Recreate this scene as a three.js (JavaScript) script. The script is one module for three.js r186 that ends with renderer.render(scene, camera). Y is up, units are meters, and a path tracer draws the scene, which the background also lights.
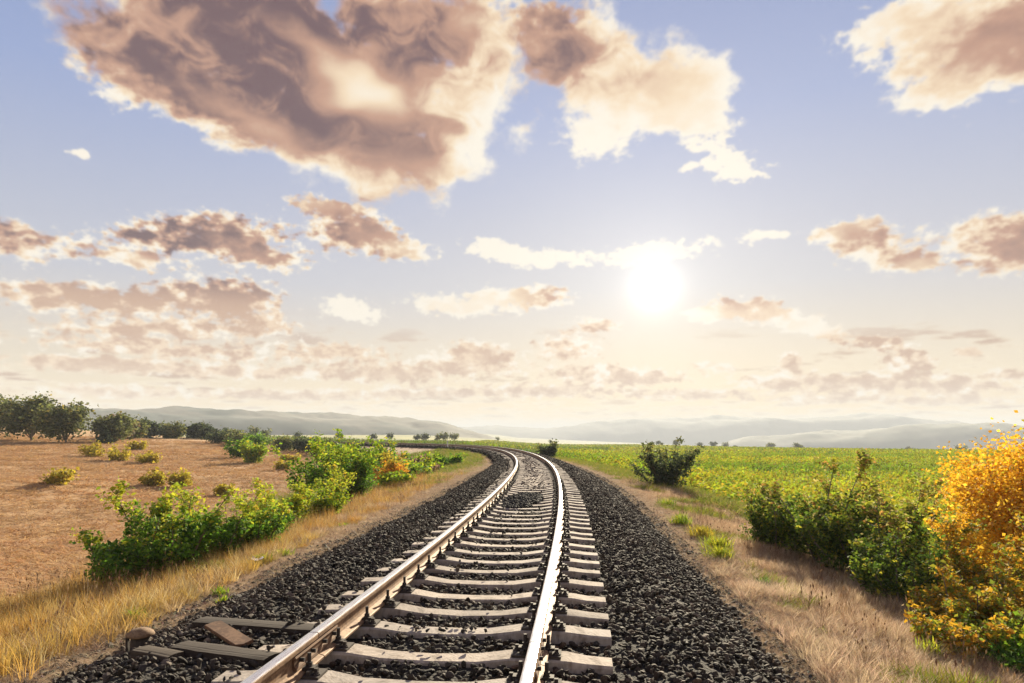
import * as THREE from 'three';
import { mergeGeometries, toCreasedNormals } from 'three/addons/utils/BufferGeometryUtils.js';

// ---------------------------------------------------------------- camera, sky, sun, exposure
const R2D = 180 / Math.PI, D2R = Math.PI / 180;
const scene = new THREE.Scene();
const camera = new THREE.PerspectiveCamera(54.02, 1024 / 683, 0.1, 30000);
camera.position.set(0, 1.347, 0);                       // eye height above the rail heads (y = 0)
camera.lookAt(0, 1.347, -10);
camera.setViewOffset(1024, 683, 0, -91.2, 1024, 683);   // the lens is shifted up: the horizon lies low
camera.updateProjectionMatrix();
const renderer = new THREE.WebGLRenderer({ antialias: true });
renderer.setSize(1024, 683);
renderer.toneMapping = THREE.LinearToneMapping;
const EXPOSURE = 2.8;
renderer.toneMappingExposure = EXPOSURE;
renderer.shadowMap.enabled = true;
const SUN_AZ = 12.0, SUN_EL = 12.0;                      // degrees: right of the view, above the horizon
const dirOf = (az, el) => new THREE.Vector3(Math.sin(az * D2R) * Math.cos(el * D2R), Math.sin(el * D2R), -Math.cos(az * D2R) * Math.cos(el * D2R));
const SUN = dirOf(SUN_AZ, SUN_EL);
const sun = new THREE.DirectionalLight(new THREE.Color(1.0, 0.87, 0.64), 5);
sun.position.copy(dirOf(15, 20)).multiplyScalar(120).add(new THREE.Vector3(0, 0, -30));
sun.target.position.set(0, 0, -30);
sun.castShadow = true; sun.shadow.mapSize.set(4096, 4096); sun.shadow.radius = 2;
Object.assign(sun.shadow.camera, { left: -70, right: 70, top: 60, bottom: -60, near: 1, far: 400 });
scene.add(sun, sun.target);

// seeded random numbers and noise
function rng(seed) { let a = seed >>> 0; return () => { a = (a + 0x6D2B79F5) | 0; let t = Math.imul(a ^ (a >>> 15), 1 | a); t = (t + Math.imul(t ^ (t >>> 7), 61 | t)) ^ t; return ((t ^ (t >>> 14)) >>> 0) / 4294967296; }; }
const PERM = new Uint8Array(1024); { const r = rng(77), p = [...Array(256).keys()]; for (let i = 255; i > 0; i--) { const j = Math.floor(r() * (i + 1)); [p[i], p[j]] = [p[j], p[i]]; } for (let i = 0; i < 1024; i++) PERM[i] = p[i & 255]; }
const GR = []; { const r = rng(5); for (let i = 0; i < 256; i++) { const z = 2 * r() - 1, a = 2 * Math.PI * r(), q = Math.sqrt(1 - z * z); GR.push(q * Math.cos(a), q * Math.sin(a), z); } }
const G3 = new Float32Array(GR);
function noise(x, y, z) {                                // gradient noise, about -0.8 .. 0.8
  const X0 = Math.floor(x), Y0 = Math.floor(y), Z0 = Math.floor(z), fx = x - X0, fy = y - Y0, fz = z - Z0, X = X0 & 255, Y = Y0 & 255, Z = Z0 & 255;
  const u = fx * fx * fx * (fx * (fx * 6 - 15) + 10), v = fy * fy * fy * (fy * (fy * 6 - 15) + 10), w = fz * fz * fz * (fz * (fz * 6 - 15) + 10);
  const A = PERM[X] + Y, B = PERM[X + 1] + Y, AA = PERM[A] + Z, AB = PERM[A + 1] + Z, BA = PERM[B] + Z, BB = PERM[B + 1] + Z;
  let g = PERM[AA] * 3; const n000 = G3[g] * fx + G3[g + 1] * fy + G3[g + 2] * fz;
  g = PERM[BA] * 3; const n100 = G3[g] * (fx - 1) + G3[g + 1] * fy + G3[g + 2] * fz;
  g = PERM[AB] * 3; const n010 = G3[g] * fx + G3[g + 1] * (fy - 1) + G3[g + 2] * fz;
  g = PERM[BB] * 3; const n110 = G3[g] * (fx - 1) + G3[g + 1] * (fy - 1) + G3[g + 2] * fz;
  g = PERM[AA + 1] * 3; const n001 = G3[g] * fx + G3[g + 1] * fy + G3[g + 2] * (fz - 1);
  g = PERM[BA + 1] * 3; const n101 = G3[g] * (fx - 1) + G3[g + 1] * fy + G3[g + 2] * (fz - 1);
  g = PERM[AB + 1] * 3; const n011 = G3[g] * fx + G3[g + 1] * (fy - 1) + G3[g + 2] * (fz - 1);
  g = PERM[BB + 1] * 3; const n111 = G3[g] * (fx - 1) + G3[g + 1] * (fy - 1) + G3[g + 2] * (fz - 1);
  const a = n000 + u * (n100 - n000), b = n010 + u * (n110 - n010), c = n001 + u * (n101 - n001), d = n011 + u * (n111 - n011);
  const e = a + v * (b - a), f = c + v * (d - c); return e + w * (f - e);
}
function fbm(x, y, z, oct, gain = 0.5) { let s = 0, a = 1; for (let i = 0; i < oct; i++) { s += a * noise(x, y, z); a *= gain; x = x * 2.03 + 17.1; y = y * 2.03 + 3.7; z = z * 2.03 + 9.2; } return s; }
const sst = (a, b, x) => { const t = Math.min(1, Math.max(0, (x - a) / (b - a))); return t * t * (3 - 2 * t); };
const mix = (a, b, t) => a + (b - a) * t;
const clamp = (x, a = 0, b = 1) => Math.min(b, Math.max(a, x));

// the sky: air, the glow of haze round the sun, backlit fair-weather clouds (azimuth, elevation, half sizes in degrees, tilt, thickness)
const CLOUDS = [
  [-27.0,27.6,6.1,2.7,0,0.95],[-22.8,29.9,6.5,2.4,0,0.95],[-18.7,27.0,9.2,3.7,20,0.85],[-10.2,24.7,6.6,3.5,15,0.62],[-9.5,30.2,7.0,3.2,0,0.75],[-3.9,27.3,3.6,3.1,0,0.5],[-15.2,22.2,6.0,2.0,15,0.42],[-7.0,21.4,4.0,1.3,5,0.15],[-30.5,24.5,2.5,1.3,20,0.35],[-25.0,23.9,3.9,1.4,20,0.55],[4.8,30.2,4.4,2.2,5,0.7],[8.5,28.0,5.9,2.8,10,0.45],[14.9,26.4,3.0,2.3,0,0.2],[7.7,24.0,3.7,1.8,-5,0.1],[14.7,24.6,3.4,1.4,20,0.08],[2.8,32.0,2.0,0.7,0,0.4],[18.4,20.5,2.1,0.9,10,0.02],[15.0,20.8,1.0,0.4,0,0],[16.8,21.9,1.3,0.6,30,0],[29.4,27.7,3.2,1.6,0,0.15],[33.8,26.0,4.1,2.3,10,0.42],[33.2,23.3,3.4,1.7,5,0.2],[36.7,25.8,2.4,1.9,0,0.55],[39.8,24.2,2.5,1.9,0,0.5],[-27.7,14.4,3.9,1.1,-5,0.8],[-22.8,15.7,3.3,1.2,5,0.6],[-20.8,13.9,3.7,1.0,6,0.42],[-29.6,12.8,2.6,0.5,5,0.2],[-14.0,16.1,3.7,1.4,5,0.65],[-15.2,17.9,3.0,0.6,8,0.25],[-9.7,15.4,3.0,1.0,12,0.2],[-24.6,10.7,4.4,1.3,-4,0.9],[-30.3,9.6,3.6,0.7,5,0.7],[-21.7,10.4,2.1,0.9,0,0.7],[-28.4,7.8,6.3,0.7,-3,0.55],[-20.5,8.6,2.6,0.9,0,0.55],[-27.0,6.3,7.8,0.6,0,0.6],[-14.8,6.6,3.7,0.7,0,0.4],[-22.8,4.9,10.9,0.6,0,0.5],[-32.2,4.9,3.7,0.5,0,0.45],[-3.6,5.9,4.4,1.1,0,0.55],[-2.7,7.0,1.9,0.8,0,0.45],[-10.2,5.1,3.6,0.7,0,0.45],[4.9,7.3,2.7,1.1,0,0.55],[7.7,4.9,4.7,0.8,0,0.55],[11.5,4.5,2.5,0.5,0,0.4],[-1.0,11.3,3.9,0.9,-4,0.15],[2.8,11.4,2.0,0.7,5,0.5],[-5.3,10.7,3.6,0.7,4,0.12],[-13.4,10.1,2.3,0.9,5,0.05],[-0.9,15.1,3.1,0.7,8,0],[3.7,14.5,4.4,0.6,3,0],[12.6,14.9,3.7,0.9,-4,0],[7.1,9.1,2.4,0.5,2,0.55],[19.4,9.9,3.0,0.9,5,0.45],[22.7,8.7,2.6,0.7,14,0.1],[24.8,7.9,1.4,0.5,10,0.03],[16.1,9.6,1.7,0.6,0,0],[28.5,6.7,2.5,0.7,5,0.95],[30.8,5.2,1.6,0.7,10,0.9],[22.5,5.6,0.9,0.7,0,0.6],[22.2,4.1,3.8,0.7,0,0.55],[28.2,3.8,3.7,0.7,0,0.6],[33.9,3.3,2.7,0.6,0,0.65],[34.4,5.7,0.9,0.3,5,0.35],[36.6,4.1,1.1,0.4,0,0.8],[16.9,5.4,1.6,0.5,0,0.2],[28.6,13.7,3.0,1.7,10,0.5],[26.2,14.8,1.7,0.9,0,0.2],[31.1,12.2,1.3,0.6,10,0.2],[20.8,15.4,1.9,0.4,-5,0],[35.6,13.4,2.8,1.6,5,0.5],[37.2,12.1,2.4,1.4,0,0.45],[-33.3,19.0,0.7,0.3,5,0],[-32.4,18.8,0.5,0.3,20,0],[-35.2,9.5,3.4,1.0,0,0.7],[-36.8,13.0,3.3,1.2,0,0.6],[-12.4,26.5,3.6,1.6,10,-0.9],[-14.8,28.1,3.4,0.8,25,0.1],[-17.6,29.3,4.7,0.6,20,0.2],[-3.6,31.5,2.2,1.2,0,0.1],[-21.4,23.5,4.5,0.7,22,0.1],[14.9,3.1,4.8,0.4,0,0.5],[2.4,3.5,6.0,0.5,0,0.55],[-7.8,3.4,5.0,0.5,0,0.55],[-17.6,3.0,6.2,0.5,0,0.55],[-30.3,3.0,5.1,0.5,0,0.5],[25.4,2.6,4.9,0.4,0,0.55],[33.8,2.2,3.5,0.3,0,0.5]
];
{ const r = rng(4242);                                   // the same kind of clouds all round, beyond the ones in view
  for (let k = 0; k < 120; k++) {
    const az = r() * 360 - 180, low = r(), el = low < 0.45 ? 2.5 + r() * 7 : low < 0.8 ? 9 + r() * 20 : 32 + r() * 45;
    const far = sst(2, 26, el), sx = mix(3.2, 6.5, far) * (0.7 + r()), sy = mix(0.8, 3.6, far) * (0.7 + 0.7 * r()), dark = 0.15 + 0.7 * r(), c = Math.max(0.3, Math.cos(el * D2R));
    const parts = []; for (let j = 0; j < 4; j++) parts.push([az + (r() - 0.5) * 2.4 * sx / c, el + (r() - 0.5) * 1.6 * sy, sx * (0.5 + 0.5 * r()) / c, sy * (0.5 + 0.5 * r()), (r() - 0.5) * 20, dark * (0.5 + 0.6 * r())]);
    if (Math.abs(az) < 48 && el < 38) continue;
    CLOUDS.push(...parts);
  }
}
function makeSky(W) {
  const H = W / 2, data = new Float32Array(W * H * 4), cell = 3, NX = 120, NY = 32, bins = Array.from({ length: NX * NY }, () => []);
  const blobs = CLOUDS.map(([az, el, sx, sy, rot, dark]) => ({ az, el, sx, sy, c: Math.cos(rot * D2R), s: Math.sin(rot * D2R), dark }));
  for (const b of blobs) {
    const R = Math.max(b.sx, b.sy) * 2.4 + 1.5, Ry = Math.max(b.sy, b.sx * Math.abs(b.s)) * 2.4 + 1.5;
    for (let j = Math.max(0, Math.floor((b.el - Ry + 2) / cell)); j <= Math.min(NY - 1, Math.floor((b.el + Ry + 2) / cell)); j++)
      for (let i = Math.floor((b.az - R + 180) / cell); i <= Math.floor((b.az + R + 180) / cell); i++) bins[j * NX + ((i % NX) + NX) % NX].push(b);
  }
  let dk = 0, sz = 1, sum = 0;
  const cover = (az, el) => {
    const i = Math.floor((az + 180) / cell) % NX, j = Math.floor((el + 2) / cell); dk = 0; sz = 1; sum = 0;
    if (j < 0 || j >= NY) return 0;
    let keep = 1, sw = 0, ss = 0;
    for (const b of bins[j * NX + (i + NX) % NX]) {
      let x = az - b.az; if (x > 180) x -= 360; else if (x < -180) x += 360; const y = el - b.el;
      const p = (x * b.c - y * b.s) / b.sx, q = (x * b.s + y * b.c) / b.sy, k = p * p + q * q;
      if (k > 5.5) continue;
      const w = Math.exp(-0.693 * k) - 0.022 * k / 5.5; keep *= 1 - Math.max(0, Math.min(0.97, w)); sw += w; dk += w * b.dark; ss += w * b.sy;
    }
    if (sw > 0) { dk /= sw; sz = ss / sw; sum = sw; }
    return 1 - keep;
  };
  const stops = [[-90, .8, .7, .6], [0, .97, .67, .33], [4.5, .83, .70, .52], [12, .55, .57, .65], [25, .31, .40, .66], [42, .15, .24, .52], [90, .09, .15, .38]];
  const col = [0, 0, 0];
  for (let j = 0; j < H; j++) {
    const el = (j + 0.5) / H * 180 - 90, ce = Math.cos(el * D2R), se = Math.sin(el * D2R);
    if (el < -1.2) continue;                             // one colour below the horizon, filled in at the end
    let k = 1; while (k < stops.length - 1 && stops[k][0] < el) k++;
    const t = clamp((el - stops[k - 1][0]) / (stops[k][0] - stops[k - 1][0]));
    for (let i = 0; i < W; i++) {
      const th = ((i + 0.5) / W - 0.5) * 2 * Math.PI, dx = Math.cos(th) * ce, dz = Math.sin(th) * ce, az = Math.atan2(dx, -dz) * R2D;
      const cg = dx * SUN.x + se * SUN.y + dz * SUN.z, ga = Math.acos(clamp(cg, -1, 1)) * R2D;
      const wide = Math.exp(-ga * ga / 900), mid = Math.exp(-ga * ga / 120), core = 0.5 * Math.exp(-ga * ga / 3) + 0.30 * Math.exp(-ga / 2.4);
      const side = 0.5 + 0.5 * cg;                        // the air is a little brighter and warmer towards the sun
      for (let c = 0; c < 3; c++) col[c] = mix(stops[k - 1][c + 1], stops[k][c + 1], t) * mix([.45, .50, .60][c], 1, Math.sqrt(side));
      col[0] += .17 * wide + .13 * mid; col[1] += .13 * wide + .12 * mid; col[2] += .06 * wide + .10 * mid;
      // thin layered cloud low over the horizon, seen along its layer
      if (el < 12) {
        const h = 1 / (se + 0.075), px = dx * h, pz = dz * h, n = fbm(px * 2.1 + 40, pz * 2.1, 2.5, 5, 0.55) + 0.30 * fbm(px * 0.6, pz * 0.6, 8.5, 2);
        const cov = sst(0.02, 0.40, n + 0.32 * (1 - sst(1, 8, el)) - 0.12) * sst(10.5, 5, el) * sst(-0.6, 1.2, el), core2 = sst(0.12, 0.6, n);
        const near = Math.exp(-ga * ga / 260);
        const L0 = mix(.98, .50, core2), L1 = mix(.85, .30, core2), L2 = mix(.64, .21, core2), a = cov * 0.95 * (1 - 0.45 * near);
        col[0] = mix(col[0], L0 + .15 * near, a); col[1] = mix(col[1], L1 + .14 * near, a); col[2] = mix(col[2], L2 + .1 * near, a);
      }
      // heaped clouds
      const wx = noise(dx * 22, se * 34, dz * 22), wy = noise(dx * 22 + 31, se * 34, dz * 22 + 7), up = sst(3, 22, el);
      let wz = az + wx * mix(0.7, 1.8, up); if (wz > 180) wz -= 360; else if (wz < -180) wz += 360;
      const S = cover(wz, el + wy * mix(0.3, 1.1, up));
      if (S > 0.05) {
        const K = dk, T = sum, big = sst(0.7, 3.2, sz);
        const fa = big < 1 ? fbm(dx * 72, se * 118, dz * 72, 6, 0.55) : 0, fb = big > 0 ? fbm(dx * 17, se * 22, dz * 17, 8, 0.55) : 0;
        const ba = big < 1 ? Math.abs(noise(dx * 150, se * 230, dz * 150)) + 0.5 * Math.abs(noise(dx * 310, se * 450, dz * 310)) : 0, bb = big > 0 ? Math.abs(noise(dx * 46, se * 60, dz * 46)) + 0.5 * Math.abs(noise(dx * 105, se * 130, dz * 105)) : 0;
        const n = mix(fa, fb, big), bil = mix(ba, bb, big);
        const d = (S - 0.5) + 0.56 * n + 0.17 * (0.42 - bil);
        const al = Math.pow(sst(-0.10, mix(0.26, 0.30, big), d), 1.25);
        if (al > 0.002) {
          // thickness towards the sun: what lies between this part and the light
          const step = mix(0.6, 2.2, big), lx = SUN_AZ - az, ly = SUN_EL - el, ll = Math.hypot(lx, ly) + 1e-6;
          cover(az + lx / ll * step, el + ly / ll * step); const T2 = sum;
          const soft = mix(big < 1 ? fbm(dx * 40, se * 70, dz * 40, 4, 0.55) : 0, big > 0 ? fbm(dx * 9 + wx * .5, se * 13 + wy * .5, dz * 9, 6, 0.58) : 0, big);
          const depth = mix(0.55 * T + 0.45 * T2, T, 0.3) + 0.75 * soft + 0.42 * n - 0.22 * (bil - 0.4), thick = sst(mix(0.46, 0.40, big), mix(1.5, 2.6, big), depth + 0.35 * soft + 0.1);
          const Kn = Math.max(0, K + 0.40 * K * soft), m = clamp(Kn * 1.36 * thick * Math.min(1, 0.35 + K * 1.4)), warm = sst(0.0, 0.26, m), tan = sst(0.16, 0.56, m), mauve = sst(0.50, 1.05, m) * sst(8, 13, el);
          const glow = Math.exp(-ga * ga / 160);
          let c0 = mix(.98, .93, warm), c1 = mix(.91, .74, warm), c2 = mix(.79, .52, warm);
          c0 = mix(c0, .56, tan); c1 = mix(c1, .325, tan); c2 = mix(c2, .235, tan);
          c0 = mix(c0, .16, mauve); c1 = mix(c1, .095, mauve); c2 = mix(c2, .115, mauve);
          const lo = sst(12, 9, el) * sst(0.02, 0.3, m), far = sst(0.25, 1.0, m + 0.25 * n - 0.3 * (bil - 0.4)); c0 = mix(c0, mix(.90, .60, far), lo); c1 = mix(c1, mix(.69, .39, far), lo); c2 = mix(c2, mix(.49, .275, far), lo);
          c0 += .12 * glow; c1 += .11 * glow; c2 += .10 * glow;
          const hz = 0.08 * sst(9, 1, el);               // distant clouds fade into the air
          c0 = mix(c0, .92, hz); c1 = mix(c1, .74, hz); c2 = mix(c2, .58, hz);
          col[0] = mix(col[0], c0, al); col[1] = mix(col[1], c1, al); col[2] = mix(col[2], c2, al);
        }
      }
      const a = (j * W + i) * 4;
      data[a] = (col[0] + 1.1 * core) / EXPOSURE; data[a + 1] = (col[1] + 1.05 * core) / EXPOSURE; data[a + 2] = (col[2] + .95 * core) / EXPOSURE; data[a + 3] = 1;
    }
  }
  for (let j = 0; j < H && (j + 0.5) / H * 180 - 90 < -1.2; j++) for (let i = 0; i < W; i++) { const a = (j * W + i) * 4; data[a] = .7 / EXPOSURE; data[a + 1] = .62 / EXPOSURE; data[a + 2] = .52 / EXPOSURE; data[a + 3] = 1; }
  const tex = new THREE.DataTexture(data, W, H, THREE.RGBAFormat, THREE.FloatType);
  tex.mapping = THREE.EquirectangularReflectionMapping; tex.magFilter = tex.minFilter = THREE.LinearFilter; tex.wrapS = THREE.RepeatWrapping; tex.colorSpace = THREE.LinearSRGBColorSpace; tex.needsUpdate = true;
  return tex;
}
scene.background = makeSky(4096);
scene.environment = scene.background;
scene.fog = new THREE.FogExp2(new THREE.Color(0.82, 0.90, 1.0), 0.00032);
console.log('sky done');
// ---------------------------------------------------------------- helpers
const V3 = (x, y, z) => new THREE.Vector3(x, y, z);
const taken = {};
function numbered(name) { const n = taken[name] = (taken[name] ?? -1) + 1; return n ? `${name}_${String(n).padStart(3, '0')}` : name; }
function part(name, geometry, material, parent) { const m = new THREE.Mesh(geometry, material); m.name = name; m.castShadow = m.receiveShadow = true; parent.add(m); return m; }
function thing(name, label, category, [x, y, z] = [0, 0, 0], turn = 0, group) {
  const o = new THREE.Group(); o.name = numbered(name); o.position.set(x, y, z); o.rotation.y = turn; o.userData = { label, category }; if (group) o.userData.group = group; scene.add(o); return o;
}
function structure(name, geometry, material, label) { const m = part(name, geometry, material, scene); m.userData = { kind: 'structure', label, category: name.replace(/_/g, ' ') }; return m; }
function stuff(name, label, category) { const o = new THREE.Group(); o.name = numbered(name); o.userData = { kind: 'stuff', label, category }; scene.add(o); return o; }
const std = (color, roughness = 0.9, extra = {}) => new THREE.MeshStandardMaterial({ color: new THREE.Color(...color), roughness, ...extra });
const geo = (pos, idx, extra = {}) => { const g = new THREE.BufferGeometry(); g.setAttribute('position', new THREE.Float32BufferAttribute(pos, 3)); if (idx) g.setIndex(idx); for (const [k, [a, n]] of Object.entries(extra)) g.setAttribute(k, new THREE.Float32BufferAttribute(a, n)); return g; };
function grainTexture(size, fn, srgb = false) {          // a tiling texture: fn(u, v) -> [r, g, b] in 0..1, u and v round a torus
  const d = new Uint8Array(size * size * 4);
  for (let j = 0; j < size; j++) for (let i = 0; i < size; i++) { const c = fn(i / size, j / size); for (let k = 0; k < 3; k++) d[(j * size + i) * 4 + k] = clamp(c[k]) * 255; d[(j * size + i) * 4 + 3] = 255; }
  const t = new THREE.DataTexture(d, size, size, THREE.RGBAFormat); t.wrapS = t.wrapT = THREE.RepeatWrapping; t.magFilter = THREE.LinearFilter; t.minFilter = THREE.LinearMipmapLinearFilter; t.generateMipmaps = true; if (srgb) t.colorSpace = THREE.SRGBColorSpace; t.needsUpdate = true; return t;
}
const torus = (u, v, f, z, oct, gain) => { const a = u * 2 * Math.PI, b = v * 2 * Math.PI, r = f / (2 * Math.PI); return fbm(Math.cos(a) * r + 3.1 + z, Math.sin(a) * r + Math.cos(b) * r + 7.7, Math.sin(b) * r + 1.3 - z, oct, gain); };

// ---------------------------------------------------------------- the line of the track: a left-hand curve that tightens
const TRACK = []; const DS = 0.25;
{ const kn = [[-8, .0028], [0, .0028], [15, .0037], [30, .0040], [50, .0045], [75, .0123], [120, .0086], [160, .003], [300, .0]];
  const kappa = (s) => { for (let i = 1; i < kn.length; i++) if (s < kn[i][0]) return mix(kn[i - 1][1], kn[i][1], (s - kn[i - 1][0]) / (kn[i][0] - kn[i - 1][0])); return 0; };
  let a = 0.1118 + 8 * 0.0028, x = -0.856 - 8 * Math.sin(0.123), z = 2 - 8 * Math.cos(0.123);
  for (let s = -8; s <= 260; s += DS) { TRACK.push({ s, x, z: -z, a, y: -0.0028 * Math.max(0, Math.min(s, 110) - 20) }); a -= kappa(s) * DS; x += Math.sin(a) * DS; z += Math.cos(a) * DS; }
}
function onTrack(s, u = 0, y = 0) {                      // a point s metres along, u metres to the right, y above the rail heads
  const t = clamp((s + 8) / DS, 0, TRACK.length - 1.001), i = Math.floor(t), f = t - i, A = TRACK[i], B = TRACK[i + 1], a = mix(A.a, B.a, f);
  return { x: mix(A.x, B.x, f) + u * Math.cos(a), y: mix(A.y, B.y, f) + y, z: mix(A.z, B.z, f) + u * Math.sin(a), a };
}
function toTrack(x, z) {                                 // the nearest place on the track: {s, u, y}
  let best = 1e12, bi = 0; for (let i = 0; i < TRACK.length; i += 16) { const d = (TRACK[i].x - x) ** 2 + (TRACK[i].z - z) ** 2; if (d < best) { best = d; bi = i; } }
  const lo = Math.max(0, bi - 16), hi = Math.min(TRACK.length - 1, bi + 16); for (let i = lo; i <= hi; i++) { const d = (TRACK[i].x - x) ** 2 + (TRACK[i].z - z) ** 2; if (d < best) { best = d; bi = i; } }
  const T = TRACK[bi], dx = x - T.x, dz = z - T.z, u = dx * Math.cos(T.a) + dz * Math.sin(T.a), along = dx * Math.sin(T.a) - dz * Math.cos(T.a);
  return { s: T.s + along, u: Math.abs(u) > 0.5 ? Math.sign(u) * Math.hypot(dx, dz) : u, y: T.y };
}
// ---------------------------------------------------------------- the lie of the land
function ballastEdge(s, right) { return right ? mix(2.95, 3.15, sst(10, 25, s)) + 0.12 * noise(s * 0.6, 3, 0) + 0.06 * noise(s * 2.5, 8, 0) : mix(3.0, 2.75, sst(6, 20, s)) - 0.85 * sst(22, 40, s) + 0.14 * noise(s * 0.6, 13, 0) + 0.06 * noise(s * 2.5, 18, 0); }
function openLand(x, z) {                                // without the embankment
  const Z = -z, v = -x;
  let plain = mix(-3.0, -1.1, sst(25, -25, x)) - 0.042 * Math.max(0, x - 90) * sst(100, 500, Z) + 0.10 * noise(x * 0.05, z * 0.05, 1);
  plain -= 0.0125 * Math.max(0, Math.min(Z, 2200) - 90) * sst(-160, 60, x);
  plain = mix(plain, -12, 0.5 * sst(500, 2500, Math.hypot(x, z)) * sst(300, -300, x));
  let hill = -2.25 + 0.046 * Math.max(0, Math.min(v, 220) - 22) + 0.009 * (Math.min(Z, 130) - 45) + 0.34 * fbm(x * 0.05, z * 0.05, 4, 4) + 0.05 * noise(x * 0.4, z * 0.4, 6);
  hill += 0.35 * Math.exp(-(((v - 26) * 0.5 + (Z - 46) * 0.35) ** 2) / 8) * sst(10, 30, v);
  const w = sst(5, 16, v) * sst(190, 125, Z - 0.25 * v) * sst(-30, 4, Z + v * 0.4);
  return mix(plain, hill, w);
}
function groundY(x, z) {
  const land = openLand(x, z);
  if (Math.hypot(x, z) > 330) return land;
  const { s, u, y } = toTrack(x, z), d = Math.abs(u), bump = 0.035 * noise(x * 0.9, z * 0.9, 2) + 0.012 * noise(x * 3.1, z * 3.1, 5);
  if (u >= 0) {
    const top = mix(-0.74, -1.2, sst(2.9, 6.0, d)) + y;
    return mix(top + bump * sst(2.9, 3.6, d), land + bump, sst(5.0, 12.5, d));
  }
  const e = ballastEdge(s, false), top = mix(-0.52, -0.84, sst(e, e + 2.2, d)) + y;
  return mix(top + bump * sst(e, e + 0.6, d), land + bump, sst(e + 1.6, e + 7, d));
}
const at = (x, Z, lift = 0) => [x, groundY(x, -Z) + lift, -Z];

// what grows where, as a colour of the soil and its litter
function groundColor(x, z, c) {
  const r = Math.hypot(x, z), Z = -z, n1 = fbm(x * 0.11, z * 0.11, 3, 3), n2 = fbm(x * 0.7, z * 0.7, 9, 3), n3 = fbm(x * 0.012, z * 0.012, 21, 3);
  let tx = 0, u = 99; if (r < 330) { const t = toTrack(x, z); u = t.u; }
  const dry = [0.40 + 0.10 * n2, 0.27 + 0.07 * n2, 0.165 + 0.05 * n2], field = [0.46 + 0.12 * n1 + 0.04 * n2, 0.275 + 0.08 * n1 + 0.03 * n2, 0.125 + 0.05 * n1];
  const soil = [0.24, 0.16, 0.095], crop = [0.21 + 0.06 * n3, 0.235 + 0.05 * n3, 0.055], green = [0.16, 0.20, 0.04];
  for (let k = 0; k < 3; k++) c[k] = crop[k];
  if (x > 0 || Z > 190) {                                  // strips of different crops across the plain
    const strip = noise(Z * 0.012 + x * 0.002, 5.5, Math.floor((x + 0.5 * Z) / 260) * 3.3), yel = sst(-0.25, 0.35, strip);
    for (let k = 0; k < 3; k++) c[k] = mix([.14, .16, .045][k], [.27, .27, .075][k], yel) * (1 + 0.25 * n1);
    const bare = sst(0.28, 0.42, noise(x * 0.006 + 9, Z * 0.014, 2.2)); for (let k = 0; k < 3; k++) c[k] = mix(c[k], [.34, .26, .16][k], bare * 0.35);
  }
  const v = -x, w = sst(5, 14, v) * sst(190, 135, Z - 0.25 * v); for (let k = 0; k < 3; k++) c[k] = mix(c[k], field[k], w);
  if (u < 99) {
    const d = Math.abs(u), edge = u > 0 ? sst(7.6, 5.2, d + 1.5 * n1) : sst(9, 6, d + 1.5 * n1);
    for (let k = 0; k < 3; k++) c[k] = mix(c[k], dry[k], edge);
    const g = sst(0.10, 0.4, n1 + 0.5 * n2) * sst(3.3, 4.0, d) * sst(12, 8, d) * (u > 0 ? 0.5 : 0.45) + (u < 0 ? sst(30, 40, Z) * sst(3.9, 5.5, d) * 0.7 * sst(18, 10, v) : sst(26, 45, Z) * sst(3.6, 5, d) * 0.75);
    for (let k = 0; k < 3; k++) c[k] = mix(c[k], green[k], clamp(g));
    for (let k = 0; k < 3; k++) c[k] = mix(c[k], soil[k], 0.5 * sst(0.1, 0.45, n2) * edge);
  }
}
const soilGrain = grainTexture(512, (u, v) => { const a = torus(u, v, 60, 0, 4, 0.65), b = torus(u, v, 14, 5, 3, 0.5), k = 0.86 + 0.28 * a + 0.16 * b; return [k, k, k * 0.98]; });
const soilBump = grainTexture(512, (u, v) => { const k = 0.5 + 0.5 * torus(u, v, 70, 2, 4, 0.6); return [k, k, k]; });
{ const th = []; for (let a = -56; a <= 56.001; a += 0.2) th.push(a); for (let a = 58; a < 303.9; a += 2.5) th.push(a); th.push(304);
  const rs = [0]; for (let r = 0.4; r < 14000; r *= r < 60 ? 1.014 : 1.034) rs.push(r); rs.push(14000);
  const N = th.length, M = rs.length, pos = new Float32Array(N * M * 3), colr = new Float32Array(N * M * 3), uv = new Float32Array(N * M * 2), idx = [], c = [0, 0, 0];
  for (let j = 0; j < M; j++) for (let i = 0; i < N; i++) {
    const a = th[i] * D2R, x = Math.sin(a) * rs[j], z = -Math.cos(a) * rs[j], k = j * N + i;
    pos.set([x, groundY(x, z), z], k * 3); groundColor(x, z, c); colr.set(c, k * 3); uv.set([x / 1.7, z / 1.7], k * 2);
    if (j < M - 1 && i < N - 1) { const p = k, q = k + 1, r = k + N, t = k + N + 1; idx.push(p, r, q, q, r, t); }
  }
  const g = geo(pos, idx, { color: [colr, 3], uv: [uv, 2] }); g.computeVertexNormals();
  structure('ground', g, std([1, 1, 1], 0.96, { vertexColors: true, map: soilGrain, bumpMap: soilBump, bumpScale: 0.03 }), 'rolling ground of dry grass, bare soil and green fields around the line');
}
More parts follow.
